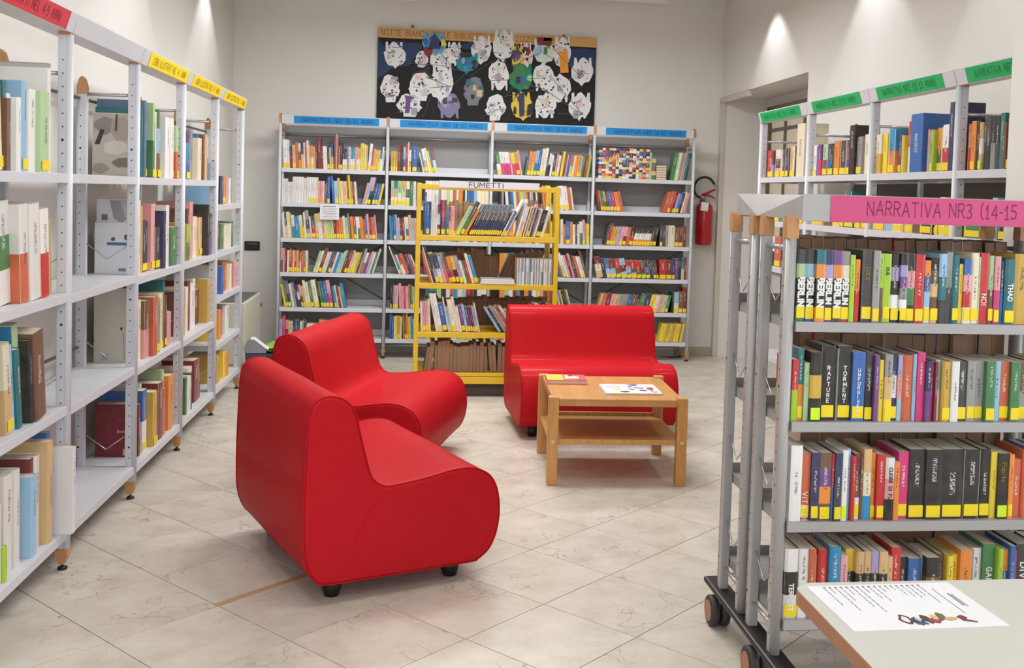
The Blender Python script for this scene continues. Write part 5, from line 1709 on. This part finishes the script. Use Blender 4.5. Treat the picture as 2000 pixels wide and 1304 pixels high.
YN = [[(793, 124), (862, 128), (912, 142)], [(832, 150), (880, 170)], [(838, 172), (884, 168), (930, 124)], [(862, 106), (890, 140)], [(916, 150), (958, 122), (1005, 110)], [(952, 158), (1000, 156), (1060, 152)], [(1000, 142), (1022, 116), (1056, 104)], [(1060, 104), (1090, 122)], [(1080, 96), (1136, 152)], [(990, 186), (1010, 160), (1050, 172)], [(1020, 160), (1066, 176)], [(1060, 172), (1100, 200), (1138, 224)], [(1138, 224), (1108, 190), (1076, 150)], [(980, 190), (1046, 176)], [(1090, 222), (1138, 224)], [(826, 230), (840, 190), (848, 228)], [(936, 234), (960, 216)], [(1000, 200), (1020, 168)]]
for ln in YN:
    MB().tube([(bp(*p)[0], -.017, bp(*p)[1]) for p in ln], .0022, 5).build('yarn', M['yarn'], bd)

# ================================================================== SMALL THINGS ON THE BACK WALL
fe = thing('fire_extinguisher', 'red fire extinguisher with black hose hung on the wall beside the blue-signed shelving', 'extinguisher', (2.735, YB - .085, 0))
MB().lathe([(.055, 1.065), (.072, 1.072), (.08, 1.095), (.08, 1.40), (.074, 1.435), (.05, 1.462), (.026, 1.472)], n=32).build('cylinder', M['ext_red'], fe)
MB().lathe([(.026, 1.47), (.026, 1.50), (.032, 1.505), (.032, 1.525), (.02, 1.53)], (-.022, 0, 0), n=16).build('valve', M['ext_grey'], fe)
hose = [(-.035, 0, 1.515), (-.075, -.005, 1.525), (-.105, -.008, 1.57), (-.105, -.01, 1.63), (-.07, -.012, 1.685), (-.01, -.012, 1.705), (.045, -.012, 1.69), (.085, -.01, 1.64)]
hp = []
for k in range(len(hose) - 1):
    p0, p1, p2, p3 = (Vector(hose[min(max(k + q, 0), len(hose) - 1)]) for q in (-1, 0, 1, 2))
    for q in range(4):
        t = q / 4
        hp.append(.5 * ((2 * p1) + (p2 - p0) * t + (2 * p0 - 5 * p1 + 4 * p2 - p3) * t * t + (3 * p1 - p0 - 3 * p2 + p3) * t ** 3))
hp.append(Vector(hose[-1]))
MB().tube(hp, .011, 10).build('hose', M['black'], fe)
MB().tube([(.083, -.01, 1.643), (.094, -.01, 1.622)], .013, 10).build('hose_ferrule', M['ext_grey'], fe)
MB().tube([(-.03, 0, 1.535), (.03, 0, 1.56), (.098, -.006, 1.595)], [.012, .013, .009], 8).build('lever', M['ext_red'], fe)
MB().tube([(-.01, 0, 1.53), (.04, 0, 1.535), (.098, -.004, 1.508)], [.010, .009, .006], 8).build('grip', M['ext_red'], fe)
tag_ = MB().cbox((-.06, -.086, 1.385), (.012, -.083, 1.468), .0006).build('tag', M['white'], fe)
tag_.rotation_euler = (0, .12, 0)
tag_.location = (-.17, 0, .01)
MB().cbox((-.02, .0, 1.2), (.02, .086, 1.24), .003).build('bracket', M['ext_grey'], fe)
sk = thing('wall_socket', 'black wall socket plate between the side shelving and the back shelving', 'socket', (-1.43, YB, .955))
MB().cbox((-.068, -.010, -.042), (.068, 0, .042), .006).build('plate', M['black'], sk)
MB().cbox((-.048, -.0125, .014), (.048, -.0095, .026), .001).build('switch', M['bracing'], sk)

# low white convector in the corner
rd = thing('radiator_cabinet', 'low white convector cabinet in the corner behind the side shelving', 'radiator', (XL, 8.42, 0))
MB().cbox((.005, 0, .08), (.325, .86, .57), .008).build('casing', M['radiator'], rd)
for k in range(14):
    MB().cbox((.03, .03 + k * .058, .57), (.295, .03 + k * .058 + .034, .578), .002).build('slat', M['grille'], rd)
MB().cbox((.02, .015, 0), (.31, .845, .08), .004).build('plinth', M['radiator'], rd)
MB().tube([(.325, .82, .47), (.337, .82, .47)], .014, 12).build('knob', M['grille'], rd)

# bins beside it
bn = thing('storage_bin', 'dark blue plastic bin filled with booklets beside the white convector', 'bin', (-1.03, 8.62, 0))
bo = MB()
for w0, w1, za, zb_ in ((.13, .16, 0, .15),):
    A = [(-w0, -w0, za), (w0, -w0, za), (w0, w0, za), (-w0, w0, za)]
    B = [(-w1, -w1, zb_), (w1, -w1, zb_), (w1, w1, zb_), (-w1, w1, zb_)]
    for q in range(4):
        bo.face([A[q], A[(q + 1) % 4], B[(q + 1) % 4], B[q]])
    bo.face(A[::-1])
    I = [(x * .93, y * .93, zb_) for x, y, _z in B]
    J = [(x * .93, y * .93, .02) for x, y, _z in A]
    for q in range(4):
        bo.face([B[q], B[(q + 1) % 4], I[(q + 1) % 4], I[q]]).face([I[q], I[(q + 1) % 4], J[(q + 1) % 4], J[q]])
    bo.face(J)
bo.build('tub', M['bin'], bn)
MB().cbox((-.165, -.165, .14), (.165, -.148, .162), .004).cbox((-.165, .148, .14), (.165, .165, .162), .004).cbox((-.165, -.165, .14), (-.148, .165, .162), .004).cbox((.148, -.165, .14), (.165, .165, .162), .004).build('rim', M['bin'], bn)
bg = thing('lime_bag', 'crumpled lime green bag lying on the dark blue bin', 'bag', (-1.05, 8.62, .0))
mb = MB()
rbg = random.Random(4)
gridp = [[(-.15 + .3 * i / 6, -.12 + .24 * j / 5, .188 + .05 * math.exp(-((i - 3) ** 2 + (j - 3) ** 2) / 8) + rbg.uniform(-.008, .012)) for j in range(6)] for i in range(7)]
for i in range(6):
    for j in range(5):
        mb.face([gridp[i][j], gridp[i + 1][j], gridp[i + 1][j + 1], gridp[i][j + 1]], smooth=True)
        mb.face([(p[0], p[1], p[2] - .02) for p in (gridp[i][j], gridp[i][j + 1], gridp[i + 1][j + 1], gridp[i + 1][j])])
mb.build('cloth', M['lime_bag'], bg)
bk = thing('booklet', 'blue and pink booklet lying on the lime bag in the bin', 'book', (-1.07, 8.47, .213), -.3)
MB().cbox((0, 0, 0), (.13, .1, .008), .001).build('cover', M['pale_papers']['v'], bk)
mb = MB()
for c, pts in (('n', [(.06, .01), (.125, .01), (.125, .09), (.06, .09)]), ('p', [(.005, .01), (.055, .01), (.055, .09), (.005, .09)]), ('W', [(.08, .03), (.11, .03), (.11, .07), (.08, .07)])):
    mb.face([(x, y, .0086) for x, y in pts], (*PAL[c], 0))
mb.build('cover_art', M['drawn'], bk)
gb = thing('paper_bin', 'grey swing-lid bin with a white paper sheet on its lid', 'bin', (-1.165, 8.13, 0), .1)
mb = MB()
mb.prism([(-.06, 0), (.06, 0), (.075, .235), (-.075, .235)], -.08, .08, (0, 2, 1))
mb.build('tub', M['bin'], gb)
MB().prism([(-.08, .235), (.08, .235), (.078, .265), (-.01, .335), (-.04, .335), (-.08, .28)], -.088, .088, (0, 2, 1)).build('lid', M['bin_grey'], gb)
ps = MB()
ps.prism([(-.038, .3365), (-.036, .3385), (-.008, .3385), (.08, .2685), (.098, .262), (.098, .260), (.079, .2665), (-.0095, .3365)], -.09, .05, (0, 2, 1))
ps.build('paper', M['white'], gb)

# strip of tan tape along one floor joint
tp = thing('floor_tape', 'strip of tan tape stuck along a floor joint beside the near red bench', 'tape', (-.654, 3.747, 0), math.atan2(4.006 - 3.747, .267))
MB().cbox((0, .004, 0), (.46, .034, .0006), .0002).build('strip', M['tape'], tp)

print('TILES', ntile, 'BOOKS', COUNT, 'OBJECTS', len(bpy.data.objects))
